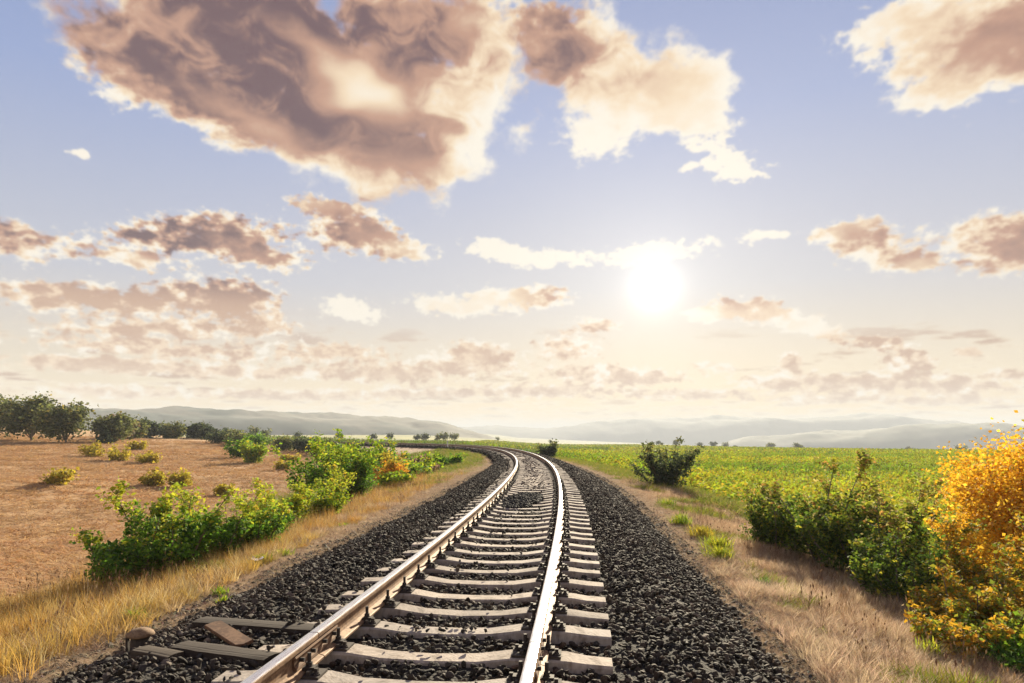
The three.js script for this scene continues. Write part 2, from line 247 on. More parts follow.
// ---------------------------------------------------------------- hills behind the plain
function hillRange(name, label, a0, a1, r0, depth, crest, tone, seed) {
  const N = Math.round((a1 - a0) / 0.16), M = 34, pos = [], idx = [], colr = [], uv = [];
  for (let j = 0; j <= M; j++) for (let i = 0; i <= N; i++) {
    const t = i / N, a = mix(a0, a1, t), f = j / M, r = r0 + depth * f, x = Math.sin(a * D2R) * r, z = -Math.cos(a * D2R) * r, ends = sst(0, 0.12, t) * sst(1, 0.88, t);
    const up = Math.sin(Math.PI * Math.pow(f, 0.8)), spur = fbm(x * 0.0022 + seed, z * 0.0022, seed, 4, 0.5), h = crest(a) * ends * up * (1 + 0.28 * spur) + 12 * fbm(x * 0.008, z * 0.008, seed, 4, 0.55) * up;
    const base = openLand(x, z) - 3;
    pos.push(x, base + h, z); uv.push(x / 60, z / 60);
    const n = fbm(x * 0.006, z * 0.006, seed + 4, 4, 0.6), wood = sst(-0.12, 0.08, n); for (let k = 0; k < 3; k++) colr.push(mix(tone[k], tone[k + 3], wood));
    if (j < M && i < N) { const p = j * (N + 1) + i, q = p + 1, s = p + N + 1; idx.push(p, s, q, q, s, s + 1); }
  }
  const g = geo(pos, idx, { color: [colr, 3], uv: [uv, 2] }); g.computeVertexNormals();
  const m = structure(name, g, std([1, 1, 1], 1, { vertexColors: true }), label); return m;
}
const pw = (pts) => (a) => { if (a <= pts[0][0]) return pts[0][1]; for (let i = 1; i < pts.length; i++) if (a <= pts[i][0]) { const t = (a - pts[i - 1][0]) / (pts[i][0] - pts[i - 1][0]); return mix(pts[i - 1][1], pts[i][1], t * t * (3 - 2 * t)); } return pts[pts.length - 1][1]; };
hillRange('far_hills', 'pale hazy hills on the horizon under the sun', -12, 60, 3600, 1600, pw([[-12, 25], [2, 60], [8, 120], [14, 165], [20, 195], [27, 208], [33, 190], [42, 170], [60, 130]]), [.12, .13, .11, .04, .06, .05], 3);
hillRange('wooded_hills', 'blue grey wooded hills beyond the green plain', 14, 66, 2100, 900, pw([[14, 10], [20, 52], [26, 84], [31, 108], [36, 120], [42, 105], [52, 90], [66, 60]]), [.11, .12, .09, .035, .055, .04], 11);
hillRange('plateau', 'long flat topped blue plateau on the left horizon', -62, 0, 950, 600, pw([[-62, 42], [-30, 42], [-24, 43], [-18, 41], [-12, 34], [-6, 25], [0, 14]]), [.11, .11, .09, .035, .055, .045], 23);
// ---------------------------------------------------------------- the track
const concreteMap = grainTexture(512, (u, v) => { const a = torus(u, v, 40, 1, 5, 0.65), b = torus(u, v, 5, 8, 4, 0.6), st = sst(.12, .5, torus(u, v, 9, 17, 4, .6)), k = (0.84 + 0.26 * a + 0.30 * b) * (1 - .42 * st); return [k, k * (0.97 - .05 * st), k * (0.93 - .08 * st)]; });
const concreteBump = grainTexture(512, (u, v) => { const k = 0.5 + 0.5 * torus(u, v, 60, 3, 4, 0.6); return [k, k, k]; });
const rustMap = grainTexture(512, (u, v) => { const a = torus(u, v, 30, 4, 5, 0.6), b = torus(u, v, 7, 12, 3, 0.5), t = sst(-0.4, 0.5, a + b); return [mix(.55, 1, t), mix(.48, .95, t), mix(.42, .88, t)]; });
const scratchMap = grainTexture(512, (u, v) => { const a = torus(u, v * 0.999, 90, 2, 3, 0.6) * 0.35 + torus(u, v, 6, 9, 3, 0.5) * 0.5; const k = 0.42 + 0.3 * a; return [k, k, k]; });
const woodMap = grainTexture(512, (u, v) => { const g = fbm(Math.cos(u * 6.283) * 4 + 2, Math.sin(u * 6.283) * 4, v < 0.5 ? v * 0.9 : (1 - v) * 0.9, 5, 0.65), k = 0.75 + 0.55 * g; return [k, k * 0.97, k * 0.94]; });
const M = {
  concretes: [[.36, .31, .275], [.42, .365, .32], [.31, .27, .24], [.38, .34, .31]].map((c) => std(c, 0.92, { map: concreteMap, bumpMap: concreteBump, bumpScale: 0.004 })),
  rail: std([.30, .195, .12], 0.72, { map: rustMap, metalness: 0.25 }),
  steel: std([.84, .85, .88], 0.7, { metalness: 1, roughnessMap: scratchMap }),
  iron: std([.045, .036, .032], 0.75, { metalness: 0.3 }),
  plate: std([.055, .043, .036], 0.85),
  timber: std([.036, .024, .017], 0.95, { map: woodMap, bumpMap: woodMap, bumpScale: 0.006 }),
  paleTimber: std([.06, .043, .03], 0.95, { map: woodMap, bumpMap: woodMap, bumpScale: 0.006 }),
  rusty: std([.20, .115, .065], 0.85, { map: rustMap }),
};
const JOINT = 2.46, RAIL_END = 250;
// the rail's section, (across, height), clockwise from the head's left shoulder; y = 0 is the running surface
const RAIL = [[-.033, -.004], [-.036, -.012], [-.0355, -.036], [-.013, -.046], [-.009, -.07], [-.009, -.118], [-.016, -.138], [-.068, -.153], [-.075, -.158], [-.075, -.171], [.075, -.171], [.075, -.158], [.068, -.153], [.016, -.138], [.009, -.118], [.009, -.07], [.013, -.046], [.0355, -.036], [.036, -.012], [.033, -.004]];
const CROWN = [[-.0345, -.0075], [-.0315, -.0028], [-.022, -.0004], [0, .0006], [.022, -.0004], [.0315, -.0028], [.0345, -.0075]];
const RAIL_STEPS = (s0, s1) => { const a = []; for (let s = s0; s < s1; s += s < 30 ? 0.5 : 0.9) a.push(s); a.push(s1); return a; };
function sweep(section, off, s0, s1, closed, org) {
  const st = RAIL_STEPS(s0, s1), pos = [], uv = [], idx = [], n = section.length; let run = 0;
  const seg = closed ? n : n - 1;
  st.forEach((s, j) => { for (let i = 0; i < seg; i++) for (const k of [i, (i + 1) % n]) { const p = onTrack(s, off + section[k][0], section[k][1]); pos.push(p.x - org.x, p.y - org.y, p.z - org.z); uv.push(s / 0.8, k / n * 1.3); } });
  const w = seg * 2; for (let j = 0; j < st.length - 1; j++) for (let i = 0; i < seg; i++) { const a = j * w + i * 2, b = a + 1, c = a + w, d = c + 1; idx.push(a, b, c, b, d, c); }
  if (closed) for (const j of [0, st.length - 1]) { const b0 = pos.length / 3; for (let k = 0; k < n; k++) { const p = onTrack(st[j], off + section[k][0], section[k][1]); pos.push(p.x - org.x, p.y - org.y, p.z - org.z); uv.push(k / n, 0); }
    const tri = THREE.ShapeUtils.triangulateShape(section.map(([x, y]) => new THREE.Vector2(x, y)), []); for (const [a, b, c] of tri) j ? idx.push(b0 + a, b0 + c, b0 + b) : idx.push(b0 + a, b0 + b, b0 + c); }
  const g = geo(pos, idx, { uv: [uv, 2] }); g.computeVertexNormals(); return g;
}
function hexBolt(r, h) { return new THREE.CylinderGeometry(r, r, h, 6).translate(0, h / 2, 0); }
function makeRail(off, s0, s1, label, plates) {
  const o = onTrack(s0, off, -0.171), t = thing('steel_rail', label, 'rail', [o.x, o.y, o.z], 0, 'running rails of the track');
  part('rail_body', sweep(RAIL, off, s0, s1, true, o), M.rail, t);
  part('running_surface', sweep(CROWN, off, s0, s1, false, o), M.steel, t);
  if (plates) for (const side of [-1, 1]) {                // fishplates bolted through both webs at the joint
    const prof = [[.011, -.05], [.030, -.048], [.036, -.062], [.026, -.075], [.024, -.108], [.036, -.122], [.040, -.137], [.022, -.139], [.011, -.128]].map(([x, y]) => [x * side, y]);
    const fp = part('fishplate', sweep(prof, off, JOINT - 0.36, JOINT + 0.36, true, o), M.rusty, t);
    for (const ds of [-.28, -.1, .1, .28]) { const p = onTrack(JOINT + ds, off + side * .024, -.09), b = part('bolt', hexBolt(.014, .032).rotateZ(-side * Math.PI / 2), M.iron, fp); b.position.set(p.x - o.x, p.y - o.y, p.z - o.z); b.rotation.y = -p.a; }
  }
  return t;
}
makeRail(-.75, -3, JOINT - .006, 'short bright rail running out of the bottom edge, left of the joint gap', true);
makeRail(-.75, JOINT + .006, RAIL_END, 'long polished left rail curving away beyond the joint gap', false);
makeRail(.75, -3, JOINT - .06, 'short bright rail at the bottom centre, near side of the right joint', true);
makeRail(.75, JOINT - .048, RAIL_END, 'long polished right rail on the outside of the curve', false);

// concrete sleepers: raised seats under the rails, a sunk waist between them
const ST = [[-1.27, -.222, .092], [-1.10, -.212, .095], [-.95, -.192, .098], [-.56, -.190, .098], [-.34, -.222, .088], [0, -.232, .085], [.34, -.222, .088], [.56, -.190, .098], [.95, -.192, .098], [1.10, -.212, .095], [1.27, -.222, .092]];
function sleeperGeometry(v) {
  const r = rng(900 + v), pos = [], uv = [], idx = [], wob = () => (r() - .5) * .012;
  const ring = ST.map(([u, top, w]) => { const b = -.42, q = [[-w - .035, b], [-w - .012, top - .014 + wob()], [-w, top + wob() * .5], [w, top + wob() * .5], [w + .012, top - .014 + wob()], [w + .035, b]]; return q.map(([d, y]) => [u, y, d]); });
  const K = 6, U = v * 0.37; for (let j = 0; j < ring.length - 1; j++) for (let i = 0; i < K - 1; i++) { const b = pos.length / 3; for (const p of [ring[j][i], ring[j][i + 1], ring[j + 1][i], ring[j + 1][i + 1]]) { pos.push(...p); uv.push(p[0] * 0.9 + U, p[2] * 0.9 + p[1] * 0.6); } idx.push(b, b + 1, b + 2, b + 1, b + 3, b + 2); }
  for (const j of [0, ring.length - 1]) { const b = pos.length / 3; for (const p of ring[j]) { pos.push(...p); uv.push(p[2] * 0.9 + U, p[1] * 0.9); } for (let i = 1; i < K - 1; i++) j ? idx.push(b, b + i, b + i + 1) : idx.push(b, b + i + 1, b + i); }
  return toCreasedNormals(geo(pos, idx, { uv: [uv, 2] }), 0.5);
}
const sleeperG = [0, 1, 2, 3, 4, 5, 6].map(sleeperGeometry);
const box = (w, h, d, x = 0, y = 0, z = 0) => new THREE.BoxGeometry(w, h, d).translate(x, y, z);
const plateG = mergeGeometries([box(.34, .016, .16, 0, -.181, 0), box(.022, .03, .14, -.098, -.16, 0), box(.022, .03, .14, .098, -.16, 0)]);
const clipG = mergeGeometries([box(.075, .02, .062, 0, -.142, 0), box(.03, .034, .058, .03, -.156, 0), new THREE.CylinderGeometry(.0125, .0125, .105, 8).translate(.008, -.10, 0), new THREE.CylinderGeometry(.021, .021, .024, 6).translate(.008, -.118, 0), new THREE.CylinderGeometry(.024, .024, .008, 10).translate(.008, -.131, 0)].map((g) => g.index ? g.toNonIndexed() : g));
const screwG = mergeGeometries([new THREE.CylinderGeometry(.026, .03, .012, 10).translate(0, -.17, 0), box(.024, .036, .024, 0, -.15, 0), new THREE.CylinderGeometry(.017, .02, .012, 8).translate(0, -.16, 0)].map((g) => g.toNonIndexed()));
const SLEEPERS = [-1.9, -1.32, -.74, -.16, .42, 1.0, 1.58, 2.18, 2.74, 3.34, 3.9]; while (SLEEPERS[SLEEPERS.length - 1] < 118) SLEEPERS.push(SLEEPERS[SLEEPERS.length - 1] + 0.577);
const ORD = ['first', 'second', 'third', 'fourth', 'fifth', 'sixth', 'seventh', 'eighth', 'ninth', 'tenth', 'eleventh', 'twelfth', 'thirteenth', 'fourteenth', 'fifteenth', 'sixteenth', 'seventeenth', 'eighteenth', 'nineteenth', 'twentieth']; for (let i = 0; i < 9; i++) ORD.push('twenty-' + ORD[i]);
const rs = rng(31); let shown = 0;
for (const s of SLEEPERS) {
  if (s < 1.2) { rs(); rs(); rs(); continue; }
  const p = onTrack(s, (rs() - .5) * .03), k = shown++, v = Math.floor(rs() * 7);
  const label = k < 29 ? `pale concrete sleeper, ${ORD[k]} up the track from the bottom edge` : s < 30 ? 'dusty concrete sleeper beyond the gravel heap, before the bend' : 'dusty concrete sleeper on the far bend, half sunk in grit';
  const t = thing('concrete_sleeper', label, 'sleeper', [p.x, p.y, p.z], -p.a + (rs() - .5) * .02, k < 29 ? 'nearer sleepers of the track' : s < 30 ? 'sleepers of the middle stretch' : 'distant sleepers of the track');
  t.position.y += (rs() - .5) * .012; t.rotation.z = (rs() - .5) * .012;
  part('concrete_body', sleeperG[v], M.concretes[(v * 3 + k) % 4], t);
  if (s < 60) for (const off of [-.75, .75]) {
    const bp = part('baseplate', plateG, M.plate, t); bp.position.x = off;
    if (s < 32) for (const sd of [-1, 1]) { const c = part('rail_clip', clipG, M.iron, bp); c.position.x = sd * .088; c.rotation.y = sd < 0 ? 0 : Math.PI; if (s < 20) { const w = part('screw', screwG, M.iron, bp); w.position.set(sd * .14, 0, .035 * sd); } }
  }
}
// ballast: a shaped bed with loose stones on it
function ballastY(s, u) {
  const d = Math.abs(u), e = ballastEdge(s, u > 0), n = 0.020 * fbm(s * 1.7, u * 1.7, 4, 3);
  const crib = mix(-.240, -.244, sst(9, 18, s)) + .018 * noise(s * .9, u * 1.6, 12), out = u < 0 ? -.232 : mix(-.252, -.250, sst(1.2, 1.5, d));
  let y = mix(crib, out, sst(.78, 1.05, d));
  const foot = u > 0 ? -.735 : -.515; y = mix(y, foot, sst(u > 0 ? 1.75 : 1.9, e, d)); return y + n;
}
const stoneGrain = grainTexture(256, (u, v) => { const k = 0.8 + 0.5 * torus(u, v, 30, 6, 4, 0.6); return [k, k, k]; });
const ballast = stuff('ballast', 'dark broken stone ballast heaped along both sides of the track', 'ballast');
{ const pos = [], uv = [], idx = [], N = 48, st = []; for (let s = -6; s < 255; s += s < 25 ? 0.12 : s < 60 ? 0.4 : 1) st.push(s);
  st.forEach((s) => { for (let i = 0; i <= N; i++) { const t = i / N * 2 - 1, e = ballastEdge(s, t > 0) + 0.12, u = t * e, p = onTrack(s, u, ballastY(s, u) - 0.026); pos.push(p.x, p.y, p.z); uv.push(s * 1.3, u * 1.3); } });
  for (let j = 0; j < st.length - 1; j++) for (let i = 0; i < N; i++) { const a = j * (N + 1) + i, c = a + N + 1; idx.push(a, a + 1, c, a + 1, c + 1, c); }
  const g = geo(pos, idx, { uv: [uv, 2] }); g.computeVertexNormals();
  part('ballast_bed', g, std([.017, .013, .010], 0.95, { map: stoneGrain, bumpMap: stoneGrain, bumpScale: 0.03 }), ballast);
}
function stoneGeometry(seed) {
  const g = new THREE.IcosahedronGeometry(1, 1), r = rng(seed), p = g.attributes.position, planes = [];
  for (let i = 0; i < 9; i++) { const z = 2 * r() - 1, a = r() * 6.283, q = Math.sqrt(1 - z * z); planes.push([q * Math.cos(a), q * Math.sin(a), z, 0.46 + 0.30 * r()]); }
  for (let i = 0; i < p.count; i++) { let x = p.getX(i), y = p.getY(i), z = p.getZ(i); for (const [a, b, c, d] of planes) { const k = a * x + b * y + c * z - d; if (k > 0) { x -= a * k; y -= b * k; z -= c * k; } } p.setXYZ(i, x, y * .75, z); }
  g.computeVertexNormals(); return toCreasedNormals(g, 0.22);
}
const stoneG = [1, 2, 3, 4, 5].map((i) => stoneGeometry(i * 13));
const nearSleeper = (s) => { let b = 9; for (let i = Math.max(0, Math.floor((s - 4) / 0.6)); i < SLEEPERS.length; i++) { const d = s - SLEEPERS[i]; if (Math.abs(d) < Math.abs(b)) b = d; if (SLEEPERS[i] > s + 1) break; } return Math.abs(b); };
function scatter(parent, name, geos, material, list, kind) {  // list: [x, y, z, sx, sy, sz, ex, ey, ez, r, g, b]
  const m4 = new THREE.Matrix4(), q = new THREE.Quaternion(), e = new THREE.Euler(), p = V3(), sc = V3(), col = new THREE.Color(), per = geos.map(() => []);
  list.forEach((l, i) => per[i % geos.length].push(l));
  geos.forEach((g, k) => { const im = new THREE.InstancedMesh(g, material, per[k].length); im.name = name; im.castShadow = im.receiveShadow = true; if (kind) im.userData.kind = kind;
    per[k].forEach((l, i) => { m4.compose(p.set(l[0], l[1], l[2]), q.setFromEuler(e.set(l[6], l[7], l[8])), sc.set(l[3], l[4], l[5])); im.setMatrixAt(i, m4); im.setColorAt(i, col.setRGB(l[9], l[10], l[11])); }); parent.add(im); });
}
{ const r = rng(17), list = [];
  const put = (s, u, size, lift = 0, dusty = 0) => { const p = onTrack(s, u, ballastY(s, u)), k = Math.pow(r(), 1.6), b = mix(.011, .058, k), w = r() < 0.12 ? 2.0 : 1, ru = .35 * Math.max(0, noise(p.x * .8, p.z * .8, 71)) + Math.exp(-((Math.abs(u) - .75) ** 2) / .05) * .5, w2 = 1 + .7 * fbm(p.x * .55, p.z * .55, 66, 3); const z = size * (0.5 + 0.6 * r() + .7 * r() * r() * r());
    list.push([p.x, p.y - 0.015 + lift + r() * 0.02, p.z, z * (.8 + .8 * r()), z * (.5 + .5 * r()), z * (.8 + .6 * r()), (r() - .5) * 2, r() * 6.28, (r() - .5) * 2, mix(b * (1.28 + ru) * w * w2, .26, dusty), mix(b * .90 * w * w2, .20, dusty), mix(b * (.60 - .25 * ru) * w * w2, .165, dusty)]); };
  for (let s = 0.6; s < 150; s += 0.25) {
    const far = sst(5, 45, s), size = mix(.027, .058, far) + .05 * sst(50, 130, s), dens = mix(430, 95, Math.pow(far, 0.55)) * mix(1, .3, sst(50, 110, s)), eL = ballastEdge(s, false), eR = ballastEdge(s, true), n = Math.round(0.25 * (eL + eR) * dens);
    for (let i = 0; i < n; i++) { const u = -eL - 0.15 + r() * (eL + eR + 0.3), ss = s + r() * 0.25, d = Math.abs(u);
      if (d > .66 && d < .84 && s < 40) continue;
      if (d < 1.3) { const ns = nearSleeper(ss); if (ns < .117 && !(u < -1.02 && r() < .25) && !(d < .5 && r() < .03 + .45 * sst(.1, .45, noise(ss * .8, u * 2.2, 40)))) continue; if (ns < .117) { put(ss, u, size * .8, .045); continue; } }
      const dusty = s > 12 && d < .66 ? sst(11, 19, s + 3 * noise(s, u * 2, 3)) * (0.55 + 0.4 * r()) : d > 1.7 && r() < 0.05 ? 0.4 : 0;
      put(ss, u, size, 0, dusty); } }
  // stones strayed onto the verges
  for (let i = 0; i < 4200; i++) { const s = 1 + r() * 34, right = r() < .5, e = ballastEdge(s, right), u = (right ? 1 : -1) * (e + Math.pow(r(), 3) * 1.1), p = onTrack(s, u); list.push([p.x, groundY(p.x, p.z) + .008, p.z, .02 + .02 * r(), .016, .02 + .02 * r(), r() * 6, r() * 6, r() * 6, .05 + .16 * r() * r(), .04 + .12 * r() * r(), .03 + .09 * r() * r()]); }
  scatter(ballast, 'ballast_stone', stoneG, std([1, 1, 1], 0.85, { map: stoneGrain }), list, 'stuff');
}
// a low heap of black gravel tipped between the rails
{ const r = rng(23), list = [], h = stuff('gravel_heap', 'low heap of black gravel lying between the rails', 'gravel');
  for (let i = 0; i < 3400; i++) { const a = r() * 6.283, q = Math.sqrt(r()), ds = Math.cos(a) * q * 1.9, u = -.12 + Math.sin(a) * q * .5 + ds * .06, s = 13.6 + ds, lump = 1 - q * q, keepIt = noise(s * 1.6, u * 3.2, 9) + .9 * lump - .12,  p = onTrack(s, u, -.235 + r() * (.10 * lump + .05 * lump * Math.max(0, noise(s * 2, u * 4, 3)) * 2)), z = .022 + .022 * r(), b = .02 + .035 * r(); if (keepIt < r() * .5) continue;
    list.push([p.x, p.y, p.z, z * 1.2, z, z * 1.2, r() * 6, r() * 6, r() * 6, b, b * .95, b * .9]); }
  scatter(h, 'gravel_stone', stoneG.slice(0, 3), std([1, 1, 1], 0.85, { map: stoneGrain }), list, 'stuff');
}
// dusty grit packed between the rails farther on
{ const pos = [], idx = [], uv = [], st = []; for (let s = 13.5; s < 120; s += s < 40 ? .12 : .5) st.push(s); const N = 20;
  st.forEach((s) => { for (let i = 0; i <= N; i++) { const u = mix(-.62, .64, i / N), e = sst(0, .12, i / N) * sst(1, .88, i / N), y = mix(-.33, -.236, e * sst(13.5, 18.5, s + 1.6 * noise(u * 3, s, 7))) + .012 * fbm(s * 3, u * 3, 5, 3) - .0005, p = onTrack(s, u, y); pos.push(p.x, p.y, p.z); uv.push(s, u); } });
  for (let j = 0; j < st.length - 1; j++) for (let i = 0; i < N; i++) { const a = j * (N + 1) + i, c = a + N + 1; idx.push(a, a + 1, c, a + 1, c + 1, c); }
  const g = geo(pos, idx, { uv: [uv, 2] }); g.computeVertexNormals(); const m = part('track_grit', g, std([.30, .235, .195], .95, { map: soilGrain, bumpMap: stoneGrain, bumpScale: .02 }), scene); m.userData = { kind: 'stuff', label: 'pale dusty grit packed between the rails on the far curve', category: 'grit' };
}
// ---------------------------------------------------------------- things left beside the track
function beamGeometry(l, h, w, seed) {                     // a weathered timber along x, its edges worn and its ends uneven
  const r = rng(seed), g = new THREE.BoxGeometry(l, h, w, 10, 3, 3), p = g.attributes.position, uv = g.attributes.uv;
  for (let i = 0; i < p.count; i++) { const x = p.getX(i), y = p.getY(i), z = p.getZ(i), ey = Math.abs(y) > h * .49, ez = Math.abs(z) > w * .49, n = noise(x * 7 + seed, y * 9, z * 9), k = ey && ez ? .9 : 1; p.setXYZ(i, x + (Math.abs(x) > l * .49 ? .02 * noise(y * 30, z * 30, seed) : 0), y * k + .008 * n, z * k + .008 * noise(x * 6, y * 9, z * 9 + seed)); uv.setXY(i, (z + y * .8) * 1.2 + seed, x * .25 + .5); }
  g.computeVertexNormals(); return toCreasedNormals(g, 0.6);
}
function beam(name, label, cat, [x0, z0], [x1, z1], y, h, w, mat, seed, tilt = 0) {
  const l = Math.hypot(x1 - x0, z1 - z0), t = new THREE.Mesh(beamGeometry(l, h, w, seed), mat); t.name = numbered(name); t.castShadow = t.receiveShadow = true;
  t.position.set((x0 + x1) / 2, y, (z0 + z1) / 2); t.rotation.set(0, -Math.atan2(z1 - z0, x1 - x0), tilt, 'YXZ'); t.userData = { label, category: cat }; scene.add(t); return t;
}
// two long old timbers, a block, a plate and a capped stump beside the left rail; a scrap of paper on the verge
beam('old_timber', 'long dark timber lying from the left rail to the rusty plate', 'timber', [-2.62, -5.62], [-1.30, -5.28], -.262, .12, .19, M.timber, 3, .01);
beam('old_timber', 'dark cracked timber lying at the foot of the capped stump', 'timber', [-2.46, -4.96], [-1.66, -4.64], -.262, .12, .19, M.timber, 5, .015);
beam('timber_block', 'short sawn timber block in front of the capped stump', 'timber', [-2.70, -4.86], [-2.38, -4.74], -.262, .10, .15, M.paleTimber, 8, -.03);
{ const sh = new THREE.Shape(); sh.moveTo(-.26, -.06); sh.lineTo(.24, -.065); sh.lineTo(.27, -.02); sh.lineTo(.25, .06); sh.lineTo(-.25, .062); sh.lineTo(-.27, .02); sh.closePath();
  const ho = new THREE.Path(); ho.absellipse(-.17, 0, .045, .034, 0, 6.283, true); sh.holes.push(ho);
  const g = new THREE.ExtrudeGeometry(sh, { depth: .022, bevelEnabled: true, bevelSize: .004, bevelThickness: .004, bevelSegments: 1 }).rotateX(-Math.PI / 2);
  const m = part('rusty_plate', g, M.rusty, scene); m.position.set(-2.17, -.205, -5.13); m.rotation.set(.10, -.72, -.10, 'YXZ'); m.userData = { label: 'rusty flat steel plate with one hole lying on the stones', category: 'plate' }; }
{ const y = groundY(-3.05, -5.5), t = thing('marker_stump', 'short dark stump with a brown domed cap at the ballast edge', 'stump', [-3.05, y + .06, -5.5]);
  const lathe = (pts, n = 18) => new THREE.LatheGeometry(pts.map(([r, h]) => new THREE.Vector2(r, h)), n);
  const st = lathe([[.0, -.1], [.085, -.1], [.08, .03], [.072, .12], [.066, .145], [0, .145]]), p = st.attributes.position; for (let i = 0; i < p.count; i++) { const k = 1 + .12 * noise(p.getX(i) * 25, p.getY(i) * 6, p.getZ(i) * 25); p.setX(i, p.getX(i) * k); p.setZ(i, p.getZ(i) * k); } st.computeVertexNormals();
  part('stump_body', st, M.plate, t);
  const cap = lathe([[0, .146], [.098, .138], [.108, .15], [.10, .168], [.07, .19], [.03, .202], [0, .205]], 22), q = cap.attributes.position; for (let i = 0; i < q.count; i++) q.setY(i, q.getY(i) + .012 * noise(q.getX(i) * 14, q.getZ(i) * 14, 3)); cap.computeVertexNormals();
  part('domed_cap', cap, std([.22, .145, .085], .9, { map: rustMap }), t);
  part('side_strap', box(.018, .2, .03, -.095, .05, .02), M.iron, t); }
{ const g = new THREE.PlaneGeometry(.17, .12, 7, 5).rotateX(-Math.PI / 2), p = g.attributes.position; for (let i = 0; i < p.count; i++) p.setY(i, .05 + .06 * noise(p.getX(i) * 22, p.getZ(i) * 22, 4) + .05 * Math.abs(p.getX(i)) * 3); g.computeVertexNormals();
  const back = g.clone().translate(0, -.002, 0); const m = part('paper_scrap', mergeGeometries([g, back]), std([.78, .78, .85], .8), scene); m.position.set(...at(-3.62, 9.5, .05)); m.userData = { label: 'crumpled white paper scrap in the dry grass beside the ballast', category: 'litter' }; }
{ const [x, y, z] = at(-8.0, 83); const t = thing('track_post', 'short grey post standing by the far bend of the track', 'post', [x, y, z]); part('post_shaft', box(.14, 1.0, .14, 0, .5, 0), std([.5, .5, .5]), t); part('post_cap', new THREE.ConeGeometry(.12, .1, 4).rotateY(Math.PI / 4).translate(0, 1.05, 0), std([.6, .6, .6]), t); }

// ---------------------------------------------------------------- leaves, shrubs and trees
class Leaves {                                            // small folded leaf faces, each with a colour of its own
  constructor() { this.p = []; this.c = []; this.i = []; }
  add(x, y, z, size, r, col, long = 1.7) {
    const a = r() * 6.283, t = Math.acos(2 * r() - 1) * 0.8, dx = Math.sin(t) * Math.cos(a), dy = Math.cos(t) * 0.8, dz = Math.sin(t) * Math.sin(a);      // along the leaf
    let ux = r() - .5, uy = r() - .5, uz = r() - .5; const k = ux * dx + uy * dy + uz * dz; ux -= k * dx; uy -= k * dy; uz -= k * dz; const l = Math.hypot(ux, uy, uz) + 1e-6; ux /= l; uy /= l; uz /= l;
    const nx = dy * uz - dz * uy, ny = dz * ux - dx * uz, nz = dx * uy - dy * ux, L = size * long / 2, w = size / 2, f = size * 0.16, b = this.p.length / 3;
    this.p.push(x - dx * L, y - dy * L, z - dz * L, x + ux * w + nx * f, y + uy * w + ny * f, z + uz * w + nz * f, x + dx * L, y + dy * L, z + dz * L, x - ux * w + nx * f, y - uy * w + ny * f, z - uz * w + nz * f);
    for (let j = 0; j < 4; j++) this.c.push(col[0], col[1], col[2]); this.i.push(b, b + 1, b + 2, b, b + 2, b + 3);
  }
  geometry() { const g = geo(this.p, this.i, { color: [this.c, 3] }); g.computeVertexNormals(); return g; }
}
const leafMat = (t = 0.55) => new THREE.MeshPhysicalMaterial({ color: 0xffffff, vertexColors: true, roughness: 0.9, transmission: t, thickness: 0, side: THREE.DoubleSide, specularIntensity: 0.35 });
const M_LEAF = leafMat(0.55), M_GRASS = new THREE.MeshPhysicalMaterial({ color: 0xffffff, roughness: 0.9, transmission: 0.4, thickness: 0, side: THREE.DoubleSide, specularIntensity: 0.3 });
const barkMat = std([.12, .085, .06], .95), greyBark = std([.17, .14, .115], .95);
function tube(pts, r0, r1, sides = 5) {
  const pos = [], idx = [], n = pts.length; let fx = V3(1, 0, 0);
  for (let j = 0; j < n; j++) { const d = V3().subVectors(pts[Math.min(n - 1, j + 1)], pts[Math.max(0, j - 1)]).normalize(), a = V3().crossVectors(d, Math.abs(d.y) < .95 ? V3(0, 1, 0) : fx).normalize(), b = V3().crossVectors(d, a), rr = mix(r0, r1, j / (n - 1));
    for (let i = 0; i < sides; i++) { const t = i / sides * 6.283, c = Math.cos(t) * rr, s = Math.sin(t) * rr; pos.push(pts[j].x + a.x * c + b.x * s, pts[j].y + a.y * c + b.y * s, pts[j].z + a.z * c + b.z * s); }
    if (j) for (let i = 0; i < sides; i++) { const p = (j - 1) * sides + i, q = (j - 1) * sides + (i + 1) % sides; idx.push(p, p + sides, q, q, p + sides, q + sides); } }
  const g = geo(pos, idx); g.computeVertexNormals(); return g;
}
function curve(o, d, len, r, bend = 0.25, lift = 0.1, n = 6) { const pts = [o.clone()], p = o.clone(), v = d.clone().normalize(), st = len / (n - 1); for (let i = 1; i < n; i++) { v.x += (r() - .5) * bend; v.z += (r() - .5) * bend; v.y += (r() - .5) * bend * .6 + lift * .2; v.normalize(); p.addScaledVector(v, st); pts.push(p.clone()); } return pts; }
const along = (pts, t) => { const k = clamp(t) * (pts.length - 1.001), i = Math.floor(k); return pts[i].clone().lerp(pts[i + 1], k - i); };
const pickCol = (pal, r) => { let w = 0; for (const p of pal) w += p[3]; let k = r() * w; for (const p of pal) { k -= p[3]; if (k <= 0) { const v = .72 + .56 * r(); return [p[0] * v, p[1] * v, p[2] * v]; } } return pal[0]; };
